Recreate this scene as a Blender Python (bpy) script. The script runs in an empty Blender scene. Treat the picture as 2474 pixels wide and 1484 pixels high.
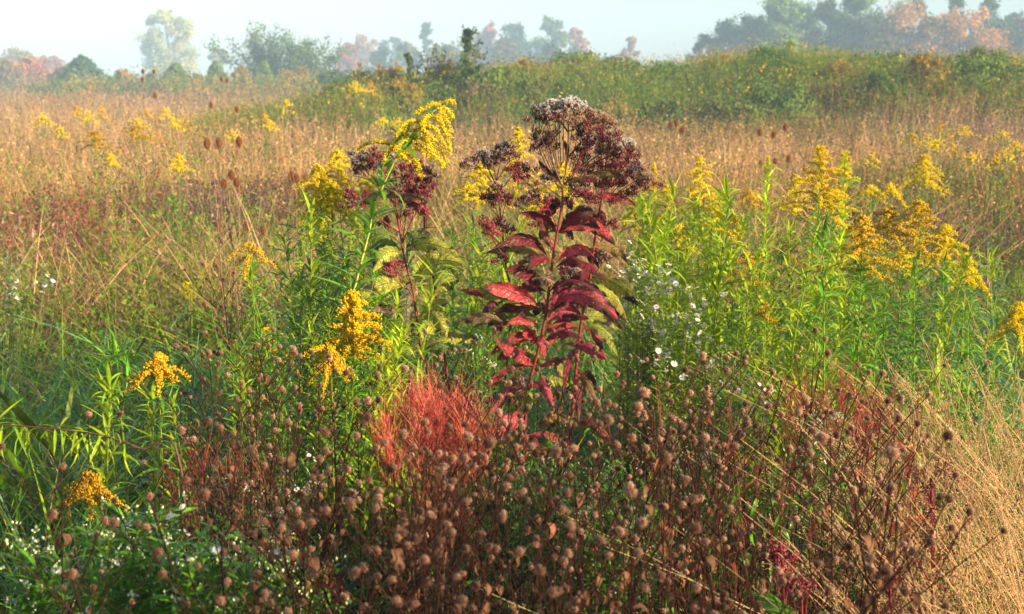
import bpy, math, random
import numpy as np
random.seed(5)
rng = np.random.default_rng(11)
R_ = math.radians
S = bpy.context.scene
COL = S.collection
U = rng.uniform
# ------------------------------------------------------------------ camera numbers
EYE = 1.7; PITCH = R_(9.1); FPX = 3436.0
def P(px, py, D):
    """world point seen at photo position (px,py) (2474 px wide) at depth D along +Y"""
    a = (px-1237)/FPX; b = (742-py)/FPX
    d = np.array([a, math.cos(PITCH)+b*math.sin(PITCH), -math.sin(PITCH)+b*math.cos(PITCH)])
    return np.array([0, 0, EYE]) + d*(D/d[1])
def hz(x, y):
    """terrain height"""
    x = np.asarray(x, float); y = np.asarray(y, float)
    prof = np.clip((x+8.5)/8, 0, 1); prof = prof*prof*(3-2*prof)
    prof = prof*(1.25+0.35*np.clip((x-2)/6, 0, 1)-0.25*np.clip((x-11)/8, 0, 1)) + 0.12*np.sin(x*0.9)*prof
    up = np.clip((y-33-1.5*np.sin(x*.4))/10, 0, 1); up = up*up*(3-2*up)
    dn = 1-np.clip((y-58)/25, 0, 1)
    return prof*up*dn + 0.02*np.sin(x*1.7)*np.cos(y*1.3)
def patch(x, y, s=1.0, k=0.0):
    return (np.sin(x*.61*s+1.3+k)*np.cos(y*.33*s+.7*k)+np.sin(x*.27*s-y*.41*s+2.1*k)+.6*np.sin(x*1.7*s+y*.9*s+k))/2.6
def lin(r, g, b):
    return np.array([((c/255+.055)/1.055)**2.4 if c > 10 else c/255/12.92 for c in (r, g, b)])
def nrm(v):
    return v/np.maximum(np.linalg.norm(v, axis=-1, keepdims=True), 1e-9)
def jit(col, n, v=.25, h=.08):
    """n jittered copies of a colour (or of one colour per row)"""
    col = np.asarray(col, float)
    if col.ndim == 1: col = np.repeat(col[None], n, 0)
    return np.clip(col*(1+U(-v, v, (n, 1)))*(1+U(-h, h, (n, 3))), 0.002, .95)
def mixc(a, b, t):
    t = np.asarray(t)[:, None]; return np.asarray(a)*(1-t)+np.asarray(b)*t
# ------------------------------------------------------------------ mesh building
class T:                                            # template
    def __init__(s, v, q=None, t=None, c=None, uv=None):
        s.v = np.asarray(v, float); s.q = None if q is None else np.asarray(q); s.t = None if t is None else np.asarray(t)
        s.c = np.ones(len(s.v)) if c is None else np.asarray(c, float)
class MB:
    def __init__(s): s.V = []; s.Q = []; s.T = []; s.C = []; s.W = []; s.n = 0
    def raw(s, V, q=None, t=None, C=(1, 1, 1), W=None):
        n = len(V); s.V.append(V)
        C = np.asarray(C, float)
        s.C.append(np.repeat(C[None], n, 0) if C.ndim == 1 else C)
        s.W.append(np.zeros((n, 2)) if W is None else W)
        if q is not None and len(q): s.Q.append(np.asarray(q)+s.n)
        if t is not None and len(t): s.T.append(np.asarray(t)+s.n)
        s.n += n
    def inst(s, tm, R, L, sc, col):
        K = len(L); n = len(tm.v)
        sc = np.asarray(sc, float)
        if sc.ndim == 0: sc = np.full(K, float(sc))
        v = tm.v[None]*(sc[:, None, None] if sc.ndim == 1 else sc[:, None, :])
        V = np.einsum('kij,knj->kni', R, v)+L[:, None, :]
        col = np.asarray(col, float)
        if col.ndim == 1: col = np.repeat(col[None], K, 0)
        C = col[:, None, :]*tm.c[None, :, None]
        off = (np.arange(K)*n)[:, None, None]
        s.raw(V.reshape(-1, 3), None if tm.q is None else (tm.q[None]+off).reshape(-1, 4),
              None if tm.t is None else (tm.t[None]+off).reshape(-1, 3), C.reshape(-1, 3))
    def ribbons(s, Pt, W, side, col):
        K, m, _ = Pt.shape
        W = np.broadcast_to(W, (K, m))[..., None]
        if side.ndim == 2: side = side[:, None, :]
        V = np.stack([Pt-W*side, Pt+W*side], 2).reshape(-1, 3)
        a = (np.arange(K)*m*2)[:, None]+(np.arange(m-1)*2)[None]
        q = np.stack([a, a+1, a+3, a+2], -1).reshape(-1, 4)
        col = np.asarray(col, float)
        if col.ndim == 1: col = np.repeat(col[None], K, 0)
        C = np.repeat(col, m*2, 0) if col.ndim == 2 else np.repeat(col.reshape(-1, 3), 2, 0)
        s.raw(V, q, None, C)
    def tubes(s, Pt, r, col, sides=3):
        Pt = np.asarray(Pt, float)
        K, m, _ = Pt.shape
        r = np.broadcast_to(r, (K, m))
        t = nrm(np.gradient(Pt, axis=1)); ref = nrm(rng.normal(size=(K, 1, 3))+np.array([0, 2, 0]))
        a = nrm(np.cross(t, ref)); b = np.cross(t, a)
        an = np.arange(sides)*2*math.pi/sides
        V = Pt[:, :, None, :]+r[..., None, None]*(np.cos(an)[None, None, :, None]*a[:, :, None, :]+np.sin(an)[None, None, :, None]*b[:, :, None, :])
        base = (np.arange(K)*m*sides)[:, None, None]+(np.arange(m-1)*sides)[None, :, None]
        j = np.arange(sides)[None, None]; j2 = (j+1) % sides
        q = np.stack([base+j, base+j2, base+sides+j2, base+sides+j], -1).reshape(-1, 4)
        col = np.asarray(col, float)
        if col.ndim == 1: col = np.repeat(col[None], K, 0)
        s.raw(V.reshape(-1, 3), q, None, np.repeat(col, m*sides, 0))
    def build(s, name, mat, parent=None, origin=(0, 0, 0)):
        V = np.concatenate(s.V)-np.asarray(origin); C = np.concatenate(s.C); W = np.concatenate(s.W)
        Q = np.concatenate(s.Q) if s.Q else np.zeros((0, 4), int); Tr = np.concatenate(s.T) if s.T else np.zeros((0, 3), int)
        me = bpy.data.meshes.new(name); me.vertices.add(len(V)); me.vertices.foreach_set('co', V.ravel().astype(np.float32))
        nl = Q.size+Tr.size; me.loops.add(nl)
        me.loops.foreach_set('vertex_index', np.concatenate([Q.ravel(), Tr.ravel()]).astype(np.int32))
        me.polygons.add(len(Q)+len(Tr))
        st = np.concatenate([np.arange(len(Q))*4, Q.size+np.arange(len(Tr))*3]).astype(np.int32)
        me.polygons.foreach_set('loop_start', st)
        me.update(calc_edges=True)
        a = me.attributes.new('Col', 'FLOAT_COLOR', 'POINT')
        a.data.foreach_set('color', np.concatenate([C, np.ones((len(C), 1))], 1).ravel().astype(np.float32))
        if np.any(W):
            a = me.attributes.new('Luv', 'FLOAT_VECTOR', 'POINT')
            a.data.foreach_set('vector', np.concatenate([W, np.zeros((len(W), 1))], 1).ravel().astype(np.float32))
        me.materials.append(mat)
        o = bpy.data.objects.new(name, me); COL.objects.link(o); o.parent = parent
        return o
def frames(d, roll=None, up=(0, 0, 1)):
    """rotation matrices whose Y axis is d and Z as near up as possible"""
    d = nrm(d); up = np.broadcast_to(np.asarray(up, float), d.shape)
    x = np.cross(d, up); bad = np.linalg.norm(x, axis=1) < 1e-3; x[bad] = [1, 0, 0]; x = nrm(x); z = np.cross(x, d)
    if roll is not None:
        c, s_ = np.cos(roll)[:, None], np.sin(roll)[:, None]; x, z = x*c+z*s_, z*c-x*s_
    return np.stack([x, d, z], -1)
def curve(p0, d, L, bend, m):
    """K curved paths: p0 + s L d + s^2 L bend"""
    s_ = np.linspace(0, 1, m)[None, :, None]; L = np.asarray(L)[:, None, None]
    return p0[:, None]+s_*L*d[:, None]+s_*s_*L*bend[:, None]
def az(a, e):
    return np.stack([np.cos(a)*np.cos(e), np.sin(a)*np.cos(e), np.sin(e)], -1)
def leaf_t(n=5, w=.12, bend=.7, fold=.3, kind='lance', wave=0):
    v = []; c = []; y = z = 0
    for i in range(n+1):
        t = i/n
        if i: a = .15-bend*(t-.5/n)*1.4; y += math.cos(a)/n; z += math.sin(a)/n
        p = math.sin(math.pi*min(1, t**.75*.97+.03))**.9 if kind == 'lance' else (t**.55*(1-t)**.8*1.65)
        ww = w*max(p, .02 if 0 < i < n else .06)
        zz = wave*math.sin(t*11)
        v += [(-ww, y, z+fold*ww+zz), (0, y, z), (ww, y, z+fold*ww-zz)]; c += [1, 1.15, .93]
    q = []
    for i in range(n):
        for j in range(2): a = i*3+j; q.append((a, a+1, a+4, a+3))
    return T(v, q, c=c)
LANCE = [leaf_t(5, .058, b, .3) for b in (.2, .8, 1.3)]
OVATE = [leaf_t(4, .26, b, .2, 'ov') for b in (.3, 1.0)]
SPIN = T([(0, 0, 0), (.5, .55, 0), (0, .55, .5), (-.5, .55, 0), (0, .55, -.5), (0, 1, 0)],
         t=[(0, 2, 1), (0, 3, 2), (0, 4, 3), (0, 1, 4), (5, 1, 2), (5, 2, 3), (5, 3, 4), (5, 4, 1)], c=[.75, 1, 1, 1, 1, 1.15])
FLECK = T([(-.5, 0, 0), (0, .6, .12), (.5, 0, 0), (0, -.6, .1)], q=[(0, 1, 2, 3)])
# ------------------------------------------------------------------ materials
def material(name, rough=.6, trans=0.0, spec=.3, var=.25, scale=40, sheen=0):
    m = bpy.data.materials.new(name); m.use_nodes = True; nt = m.node_tree; N = nt.nodes; L = nt.links
    for n in list(N): N.remove(n)
    out = N.new('ShaderNodeOutputMaterial'); b = N.new('ShaderNodeBsdfPrincipled')
    at = N.new('ShaderNodeAttribute'); at.attribute_name = 'Col'
    tc = N.new('ShaderNodeTexCoord'); ns = N.new('ShaderNodeTexNoise'); ns.inputs['Scale'].default_value = scale; ns.inputs['Detail'].default_value = 3
    mr = N.new('ShaderNodeMapRange'); mr.inputs['From Min'].default_value = .25; mr.inputs['From Max'].default_value = .75
    mr.inputs['To Min'].default_value = 1-var; mr.inputs['To Max'].default_value = 1+var
    mx = N.new('ShaderNodeVectorMath'); mx.operation = 'SCALE'
    L.new(tc.outputs['Object'], ns.inputs['Vector']); L.new(ns.outputs['Fac'], mr.inputs['Value'])
    L.new(at.outputs['Color'], mx.inputs[0]); L.new(mr.outputs['Result'], mx.inputs['Scale'])
    L.new(mx.outputs[0], b.inputs['Base Color']); b.inputs['Roughness'].default_value = rough
    b.inputs['Specular IOR Level'].default_value = spec
    if sheen: b.inputs['Sheen Weight'].default_value = sheen
    if trans:
        t = N.new('ShaderNodeBsdfTranslucent'); ms = N.new('ShaderNodeMixShader'); ms.inputs[0].default_value = trans
        L.new(mx.outputs[0], t.inputs['Color']); L.new(b.outputs[0], ms.inputs[1]); L.new(t.outputs[0], ms.inputs[2]); L.new(ms.outputs[0], out.inputs[0])
    else: L.new(b.outputs[0], out.inputs[0])
    return m, nt, b, mx
M_LEAF = material('leaf_tissue', .38, .3, .45)[0]
M_GRASS = material('grass_blade', .5, .3, .3, .2, 15)[0]
M_DRY = material('dry_grass', .7, .25, .2, .2, 15)[0]
M_STEM = material('plant_stem', .55, 0, .3, .3, 60)[0]
M_STALK = material('dry_stalk', .9, 0, .06, .35, 60)[0]
M_FLOWER = material('petal', .7, .3, .15, .15, 150)[0]
M_FLUFF = material('seed_fluff', .9, .35, .1, .15, 150)[0]
M_FAR = material('distant_foliage', .75, .25, .1, .3, .6)[0]
M_BARK = material('bark', .85, 0, .1, .4, 8)[0]
M_HEAD = material('seed_head_bristle', .85, .15, .1, .35, 250)[0]
def big_leaf_material():
    m, nt, b, mx = material('veined_leaf', .42, .3, .45, .35, 30)
    N, L = nt.nodes, nt.links
    uv = N.new('ShaderNodeAttribute'); uv.attribute_name = 'Luv'
    sep = N.new('ShaderNodeSeparateXYZ'); L.new(uv.outputs['Vector'], sep.inputs[0])
    ab = N.new('ShaderNodeMath'); ab.operation = 'ABSOLUTE'; L.new(sep.outputs['X'], ab.inputs[0])
    # side veins: stripes of v - k|u|
    m1 = N.new('ShaderNodeMath'); m1.operation = 'MULTIPLY_ADD'; L.new(ab.outputs[0], m1.inputs[0]); m1.inputs[1].default_value = -.10; L.new(sep.outputs['Y'], m1.inputs[2])
    m2 = N.new('ShaderNodeMath'); m2.operation = 'MULTIPLY'; L.new(m1.outputs[0], m2.inputs[0]); m2.inputs[1].default_value = 11
    m3 = N.new('ShaderNodeMath'); m3.operation = 'FRACT'; L.new(m2.outputs[0], m3.inputs[0])
    m4 = N.new('ShaderNodeMath'); m4.operation = 'PINGPONG'; L.new(m3.outputs[0], m4.inputs[0]); m4.inputs[1].default_value = .5
    r1 = N.new('ShaderNodeMapRange'); L.new(m4.outputs[0], r1.inputs['Value']); r1.inputs['From Max'].default_value = .13
    r2 = N.new('ShaderNodeMapRange'); L.new(ab.outputs[0], r2.inputs['Value']); r2.inputs['From Max'].default_value = .09
    mn = N.new('ShaderNodeMath'); mn.operation = 'MINIMUM'; L.new(r1.outputs[0], mn.inputs[0]); L.new(r2.outputs[0], mn.inputs[1])
    sc = N.new('ShaderNodeVectorMath'); sc.operation = 'MULTIPLY'; L.new(uv.outputs['Vector'], sc.inputs[0]); sc.inputs[1].default_value = (4.5, 26, 1)
    vo = N.new('ShaderNodeTexVoronoi'); vo.feature = 'DISTANCE_TO_EDGE'; vo.inputs['Scale'].default_value = 1; L.new(sc.outputs[0], vo.inputs['Vector'])
    r3 = N.new('ShaderNodeMapRange'); L.new(vo.outputs['Distance'], r3.inputs['Value']); r3.inputs['From Max'].default_value = .16; r3.inputs['To Min'].default_value = .35
    mn2 = N.new('ShaderNodeMath'); mn2.operation = 'MINIMUM'; L.new(mn.outputs[0], mn2.inputs[0]); L.new(r3.outputs[0], mn2.inputs[1])
    bp = N.new('ShaderNodeBump'); bp.inputs['Strength'].default_value = .8; bp.inputs['Distance'].default_value = .003; L.new(mn2.outputs[0], bp.inputs['Height']); L.new(bp.outputs[0], b.inputs['Normal'])
    mul = N.new('ShaderNodeMapRange'); L.new(mn2.outputs[0], mul.inputs['Value']); mul.inputs['To Min'].default_value = .28; mul.inputs['To Max'].default_value = 1.12
    v2 = N.new('ShaderNodeVectorMath'); v2.operation = 'SCALE'; L.new(mx.outputs[0], v2.inputs[0]); L.new(mul.outputs[0], v2.inputs['Scale'])
    # dried dark blotches, mostly at the tip and margin
    nz = N.new('ShaderNodeTexNoise'); nz.inputs['Scale'].default_value = 22; nz.inputs['Detail'].default_value = 4
    tcc = N.new('ShaderNodeTexCoord'); L.new(tcc.outputs['Object'], nz.inputs['Vector'])
    a1 = N.new('ShaderNodeMath'); a1.operation = 'MULTIPLY_ADD'; L.new(sep.outputs['Y'], a1.inputs[0]); a1.inputs[1].default_value = .22; L.new(nz.outputs['Fac'], a1.inputs[2])
    a2 = N.new('ShaderNodeMath'); a2.operation = 'MULTIPLY_ADD'; L.new(ab.outputs[0], a2.inputs[0]); a2.inputs[1].default_value = .09; L.new(a1.outputs[0], a2.inputs[2])
    r4 = N.new('ShaderNodeMapRange'); L.new(a2.outputs[0], r4.inputs['Value']); r4.inputs['From Min'].default_value = .72; r4.inputs['From Max'].default_value = .82
    mc = N.new('ShaderNodeMix'); mc.data_type = 'RGBA'; L.new(r4.outputs[0], mc.inputs[0]); L.new(v2.outputs[0], mc.inputs[6]); mc.inputs[7].default_value = (.05, .024, .016, 1)
    nd = N.new('ShaderNodeTexNoise'); nd.inputs['Scale'].default_value = 9; L.new(tcc.outputs['Object'], nd.inputs['Vector'])
    rd = N.new('ShaderNodeMapRange'); L.new(nd.outputs['Fac'], rd.inputs['Value']); rd.inputs['From Min'].default_value = .52; rd.inputs['From Max'].default_value = .72; rd.inputs['To Max'].default_value = .6
    md = N.new('ShaderNodeMix'); md.data_type = 'RGBA'; L.new(rd.outputs[0], md.inputs[0]); L.new(v2.outputs[0], md.inputs[6]); md.inputs[7].default_value = (.20, .13, .04, 1); L.new(md.outputs[2], mc.inputs[6])
    nh = N.new('ShaderNodeTexNoise'); nh.inputs['Scale'].default_value = 75; nh.inputs['Detail'].default_value = 1; L.new(tcc.outputs['Object'], nh.inputs['Vector'])
    gh = N.new('ShaderNodeMath'); gh.operation = 'GREATER_THAN'; gh.inputs[1].default_value = .69; L.new(nh.outputs['Fac'], gh.inputs[0])
    o_ = [n for n in N if n.type == 'OUTPUT_MATERIAL'][0]; sh = o_.inputs[0].links[0].from_socket; tr = N.new('ShaderNodeBsdfTransparent'); m9 = N.new('ShaderNodeMixShader'); L.new(gh.outputs[0], m9.inputs[0]); L.new(sh, m9.inputs[1]); L.new(tr.outputs[0], m9.inputs[2]); L.new(m9.outputs[0], o_.inputs[0])
    for l in list(nt.links):
        if l.from_node == mx and l.to_node.type in ('BSDF_PRINCIPLED', 'BSDF_TRANSLUCENT'): nt.links.remove(l)
    for n in N:
        if n.type == 'BSDF_PRINCIPLED': L.new(mc.outputs[2], n.inputs['Base Color'])
        if n.type == 'BSDF_TRANSLUCENT': L.new(mc.outputs[2], n.inputs['Color'])
    return m
M_BIG = big_leaf_material()
# ------------------------------------------------------------------ bookkeeping
def tag(o, label, cat=None, group=None, kind=None):
    if label: o['label'] = label
    if cat: o['category'] = cat
    if group: o['group'] = group
    if kind: o['kind'] = kind
    return o
def thing(name, label, cat, loc, group=None):
    o = bpy.data.objects.new(name, None); COL.objects.link(o); o.location = tuple(loc); o.empty_display_size = .1
    return tag(o, label, cat, group)
def dup(root, loc, rz=0, sc=1.0, label=None, group=None):
    r = root.copy(); COL.objects.link(r); r.location = tuple(loc); r.rotation_euler = (0, 0, rz); r.scale = (sc,)*3
    if label: r['label'] = label
    if group: r['group'] = group
    for ch in list(root.children):
        c = ch.copy(); COL.objects.link(c); c.parent = r
        for g in list(ch.children):
            d = g.copy(); COL.objects.link(d); d.parent = c
    return r
Z0 = np.zeros(3)
ORD = ['first', 'second', 'third', 'fourth', 'fifth', 'sixth', 'seventh', 'eighth', 'ninth', 'tenth', 'eleventh', 'twelfth', 'thirteenth', 'fourteenth', 'fifteenth',
       'sixteenth', 'seventeenth', 'eighteenth', 'nineteenth', 'twentieth', 'twenty-first', 'twenty-second', 'twenty-third', 'twenty-fourth', 'twenty-fifth', 'twenty-sixth', 'twenty-seventh', 'twenty-eighth', 'twenty-ninth', 'thirtieth']
# palette (linear albedo)
GRN = np.array([.10, .23, .012]); YGR = np.array([.32, .42, .012]); DGR = np.array([.035, .085, .022]); BGR = np.array([.06, .14, .06])
TAN = np.array([.56, .34, .14]); ORG = np.array([.52, .26, .075]); PNK = np.array([.40, .23, .15]); BRN = np.array([.12, .06, .035]); PRP = np.array([.13, .085, .09])
YEL = np.array([.94, .68, .01]); GLD = np.array([.78, .46, .02]); OLV = np.array([.20, .19, .045]); MAR = np.array([.16, .012, .02]); RED = np.array([.55, .07, .045])
G1_ = np.array([.06, .12, .04]); RD1_ = np.array([.42, .12, .08]); STRAW = np.array([.70, .45, .21])
# ================================================================== SETTING
def ground():
    ys = np.concatenate([np.linspace(-6, 30, 50), np.linspace(31, 85, 60), np.geomspace(88, 700, 30)])
    xs = np.concatenate([-np.geomspace(700, 22, 22), np.linspace(-20, 24, 90), np.geomspace(26, 700, 22)])
    X, Y = np.meshgrid(xs, ys); Zz = hz(X, Y)
    V = np.stack([X, Y, Zz], -1).reshape(-1, 3); w = len(xs)
    i, j = np.meshgrid(np.arange(len(ys)-1), np.arange(w-1), indexing='ij'); a = (i*w+j).ravel()
    q = np.stack([a, a+1, a+w+1, a+w], -1)
    m = bpy.data.materials.new('meadow_soil'); m.use_nodes = True; nt = m.node_tree; b = nt.nodes['Principled BSDF']; b.inputs['Roughness'].default_value = .95
    tc = nt.nodes.new('ShaderNodeTexCoord'); n1 = nt.nodes.new('ShaderNodeTexNoise'); n1.inputs['Scale'].default_value = .35; n1.inputs['Detail'].default_value = 8
    cr = nt.nodes.new('ShaderNodeValToRGB'); e = cr.color_ramp.elements
    e[0].position = .3; e[0].color = (.03, .035, .012, 1); e[1].position = .72; e[1].color = (.12, .075, .035, 1); k = e.new(.5); k.color = (.07, .06, .022, 1)
    nt.links.new(tc.outputs['Object'], n1.inputs['Vector']); nt.links.new(n1.outputs['Fac'], cr.inputs[0]); nt.links.new(cr.outputs[0], b.inputs['Base Color'])
    mb = MB(); mb.raw(V, q, None, (1, 1, 1)); o = mb.build('ground', m); tag(o, None, None, None, 'structure')
ground()
def logd(n, a, b):
    return np.exp(U(math.log(a), math.log(b), n))
def xy(n, d0, d1, px0, px1):
    D = logd(n, d0, d1); px = U(px0, px1, n); return (px-1237)/FPX*D*1.0, D
def place(x, y):
    return np.stack([x, y, hz(x, y)], -1)
def grass(name, label, n, zone, h, w, cols, lean=.35, droop=.5, mat=M_GRASS, m=5, keep=None, clump=None):
    """one uncountable mass of grass blades; cols: list of (colour, weight)"""
    x, D = xy(n, *zone)
    if keep is not None: k = keep(x, D); x, D = x[k], D[k]; n = len(x)
    if clump: x, D, a, cu_ = clumps(x, D, *clump)
    else: a = U(0, 2*math.pi, n); cu_ = None
    p = place(x, D)
    pa = patch(x, D, 1.0+6/np.maximum(D.mean(), 1))
    e = np.clip(rng.normal(1.35-lean*.5, lean*.45, n), .3, 1.57); d = az(a, e)
    L = U(h[0], h[1], n)*(1+.25*pa)
    if cu_ is not None: L = L*(.7+.55*((cu_*7.3) % 1))
    be = az(a, np.zeros(n))*U(.1, droop, (n, 1))+np.array([0, 0, -1])*U(.05, droop, (n, 1))
    Pt = curve(p, d, L, be, m)
    W = (w+.00022*D)[:, None]*np.array([.8, 1, .9, .65, .12]+[.1]*(m-5))[None, :m]*U(.6, 1.3, (n, 1))
    sa = U(0, math.pi, n); side = np.stack([np.cos(sa), np.sin(sa), U(-.2, .2, n)], -1)
    cs = np.array([c for c, _ in cols]); wt = np.array([q for _, q in cols], float)
    sc = U(0, 1, n)*.7+.3*(patch(x, D, 1.6, 2)*.5+.5)
    if cu_ is not None: sc = .35*sc+.65*cu_
    idx = np.searchsorted(np.cumsum(wt/wt.sum()), np.clip(sc, 0, .9999)); C = jit(cs[np.clip(idx, 0, len(cs)-1)], n)
    mb = MB(); mb.ribbons(Pt, W, side, C); return tag(mb.build(name, mat), label, None, None, 'stuff')
def clumps(x, D, per, rad):
    n = len(x); k = max(1, n//per); c = rng.integers(0, n, k); own = rng.integers(0, k, n); cx, cd = x[c][own], D[c][own]; q = rng.normal(size=(n, 2)); rr = rad*(.5+cd/20)
    return cx+q[:, 0]*rr, np.maximum(cd+q[:, 1]*rr, .8), np.arctan2(q[:, 1], q[:, 0])+rng.normal(0, .4, n), U(0, 1, k)[own]
def weeds(name, label, n, zone, h, cols, fl=(9, .018), stemc=BRN, keep=None, mat=M_FAR, spread=.35, top=.3, flower=None, clump=None):
    """one uncountable mass of weedy stalks: thin stem and scattered small leaves / seed flecks"""
    x, D = xy(n, *zone)
    if keep is not None: k = keep(x, D); x, D = x[k], D[k]; n = len(x)
    if clump: x, D, a, cu_ = clumps(x, D, *clump)
    else: a = U(0, 2*math.pi, n); cu_ = None
    p = place(x, D); d = az(a, np.clip(rng.normal(1.4, .12, n), .9, 1.57)); L = U(h[0], h[1], n)*(1+.3*patch(x, D, 1.2, 1))
    Pt = curve(p, d, L, az(a, np.zeros(n))*.12, 3)
    mb = MB(); sa = U(0, math.pi, n); side = np.stack([np.cos(sa), np.sin(sa), 0*sa], -1)
    cs = np.array([c for c, _ in cols]); wt = np.array([q for _, q in cols], float)
    def pick(u): return cs[np.clip(np.searchsorted(np.cumsum(wt/wt.sum()), np.clip(u, 0, .9999)), 0, len(cs)-1)]
    base = np.clip(.5+.75*patch(x, D, .9, 3)+rng.normal(0, .16, n), 0, 1)
    if cu_ is not None: base = np.clip(.45*base+.55*cu_+.04, 0, 1); L = L*(.65+.7*((cu_*5.7) % 1))
    bc = pick(base)
    mb.ribbons(Pt, (.002+.0001*D)[:, None]*np.array([1, .8, .5])[None], side, jit(bc*.7+.3*stemc, n))
    k, sz = fl
    t = U(top, 1.03, (n, k)); s_ = t[..., None]
    q = (p[:, None]+s_*L[:, None, None]*d[:, None]+s_*s_*L[:, None, None]*(az(a, np.zeros(n))*.12)[:, None])
    q = q+rng.normal(0, 1, (n, k, 3))*(spread*(1.15-t)*.5*L[:, None])[..., None]*np.array([1, 1, .45])
    q = q.reshape(-1, 3); K = len(q)
    R = frames(rng.normal(size=(K, 3))+np.array([0, 0, .5]), U(0, 6.28, K))
    size = (sz+.00035*np.repeat(D, k))*U(.5, 1.5, K)
    C = jit(np.repeat(bc, k, 0), K, .3, .12)
    if flower is not None:
        fc, fr = flower; f = np.repeat((U(0, 1, n) < fr*2.2)&(((cu_*3.1) % 1) < .35), k) & (t.ravel() > .82); C[f] = jit(fc, int(f.sum()), .15, .05)
    mb.inst(FLECK, R, q, np.stack([size*U(.5, 1, K), size*1.5, size], -1), C)
    return tag(mb.build(name, mat), label, None, None, 'stuff')
XL = lambda px: (lambda x, D: x/D*FPX+1237 < px)
# left and middle meadow
grass('meadow_grass', 'lush green grass with bent blades in the near left meadow', 46000, (3.0, 10.5, -250, 1300), (.32, .7), .0034,
      [(DGR, 1), (TAN*1.1, 1.2), (GRN*1.5, 3), (BGR*2.3, 2.4), (BRN*1.6, .7), (YGR*1.0, 2.2), (ORG*1.1, 1.5), (TAN*1.2, .8)], .9, 1.0, clump=(30, .12))
grass('right_meadow_grass', 'green and blue-green grass tufts on the right beyond the goldenrods', 26000, (5.0, 13, 1200, 2750), (.3, .72), .0034,
      [(DGR, 1), (GRN*1.4, 2.5), (TAN, .8), (BGR*2.2, 2.0), (YGR, 1.2), (BRN*1.5, .8), (TAN, .8)], .7, .8)
grass('tall_dry_grass', 'tall orange tan grass standing in the left and middle meadow', 38000, (8.2, 20, -200, 2300), (.5, .95), .0018,
      [(ORG*1.1, 2.5), (YGR*.7, 1.0), (TAN*1.05, 3), (PNK, 1.2), (YGR*.8, 1.2), (ORG*.8, 1), (GRN, 1.0)], .22, .6, M_DRY, keep=lambda x, D: patch(x, D, 2.2, 1)+.8-(np.clip((x/D*FPX+1237-1400)/900, 0, 1)) > 0, clump=(26, .10))
grass('sparse_understory_grass', 'fine grass growing low beneath the foreground plants', 14000, (1.3, 4.6, -150, 2650), (.15, .42), .0016,
      [(DGR, 2), (GRN, 2), (BRN*1.5, 2), (TAN*.5, 1), (YGR*.6, .7)], .6, .6)
weeds('brown_weed_field', 'pinkish brown seeding weeds filling the far meadow', 30000, (12.5, 70, -150, 2650), (.4, .9),
      [(PRP, 1.6), (PNK*.75, 1.6), (TAN*1.15, 2.6), (ORG*.9, 2.2), (OLV, 1.4), (YGR*.45, 1.4)], (9, .011), PNK, keep=lambda x, D: ~((x > -7.5) & (D > 37)), clump=(14, .12))
weeds('meadow_weeds', 'mixed green and brown weeds between the grass patches', 6000, (7, 14, -150, 2650), (.3, .75),
      [(PRP, 1.6), (BRN*2, 1), (OLV, 1.4), (GRN, 1.6), (YGR*.7, 1), (PNK*.8, 1)], (12, .014), OLV, clump=(12, .1))
weeds('hill_scrub', 'green and ochre scrub covering the low hill', 30000, (36, 56, 300, 2700), (.4, .95),
      [(DGR*1.5, 1.4), (GRN*.9, 3), (YGR*.55, 3), (OLV*1.1, 2), (YGR*.7, 1.5), (ORG*.8, 1.6), (PNK*.7, .7)], (14, .018), OLV, keep=lambda x, D: x > -9, flower=(GLD, .16), spread=.55, top=.15, clump=(30, .22))
weeds('russet_hilltop_weeds', 'russet pink dry weeds standing on the crest of the hill', 5000, (45, 60, 1150, 2700), (.6, 1.1),
      [(PNK, 2), (ORG, 1.5), (TAN*.8, 1), (OLV, .6)], (9, .012), PNK, keep=lambda x, D: patch(x, D*.3, .9, 5) > -.25, spread=.2, clump=(16, .12))
weeds('far_field_weeds', 'hazy reddish weeds in the farthest field', 9000, (60, 150, -300, 2700), (.6, 1.2), [(PNK, 2), (ORG*.8, 1.4), (OLV, 1), (TAN*.7, 1)], (8, .03), PNK)
weeds('rusty_weed_patches', 'rusty brown weed patches scattered through the tan field', 6000, (11, 34, -150, 2650), (.4, .8), [(BRN*2.2, 2), (ORG*.55, 2), (PRP*.9, 1.5), (RD1_*.5, 1)], (13, .013), BRN, keep=lambda x, D: patch(x, D, 1.5, 11) > .2, clump=(40, .2))
weeds('hedge_scrub', 'green and golden scrub joining the shrubs beyond the field', 4200, (100, 124, 120, 900), (.8, 1.9), [(G1_*1.3, 2), (OLV, 2), (GRN*.7, 1.5), (GLD*.55, 1.6), (ORG*.7, 1)], (16, .07), OLV, spread=.5, top=.1, clump=(26, .35))
weeds('green_weed_patches', 'green and yellow green weed patches in the brown field', 12000, (13, 36, -150, 2650), (.35, .7), [(GRN*.8, 2), (YGR*.5, 2), (OLV, 1.4), (GLD*.6, .6), (BGR*1.3, 1)], (12, .014), OLV, keep=lambda x, D: patch(x, D, 1.3, 7) > .05, clump=(40, .22), flower=(YEL, .08))
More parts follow.
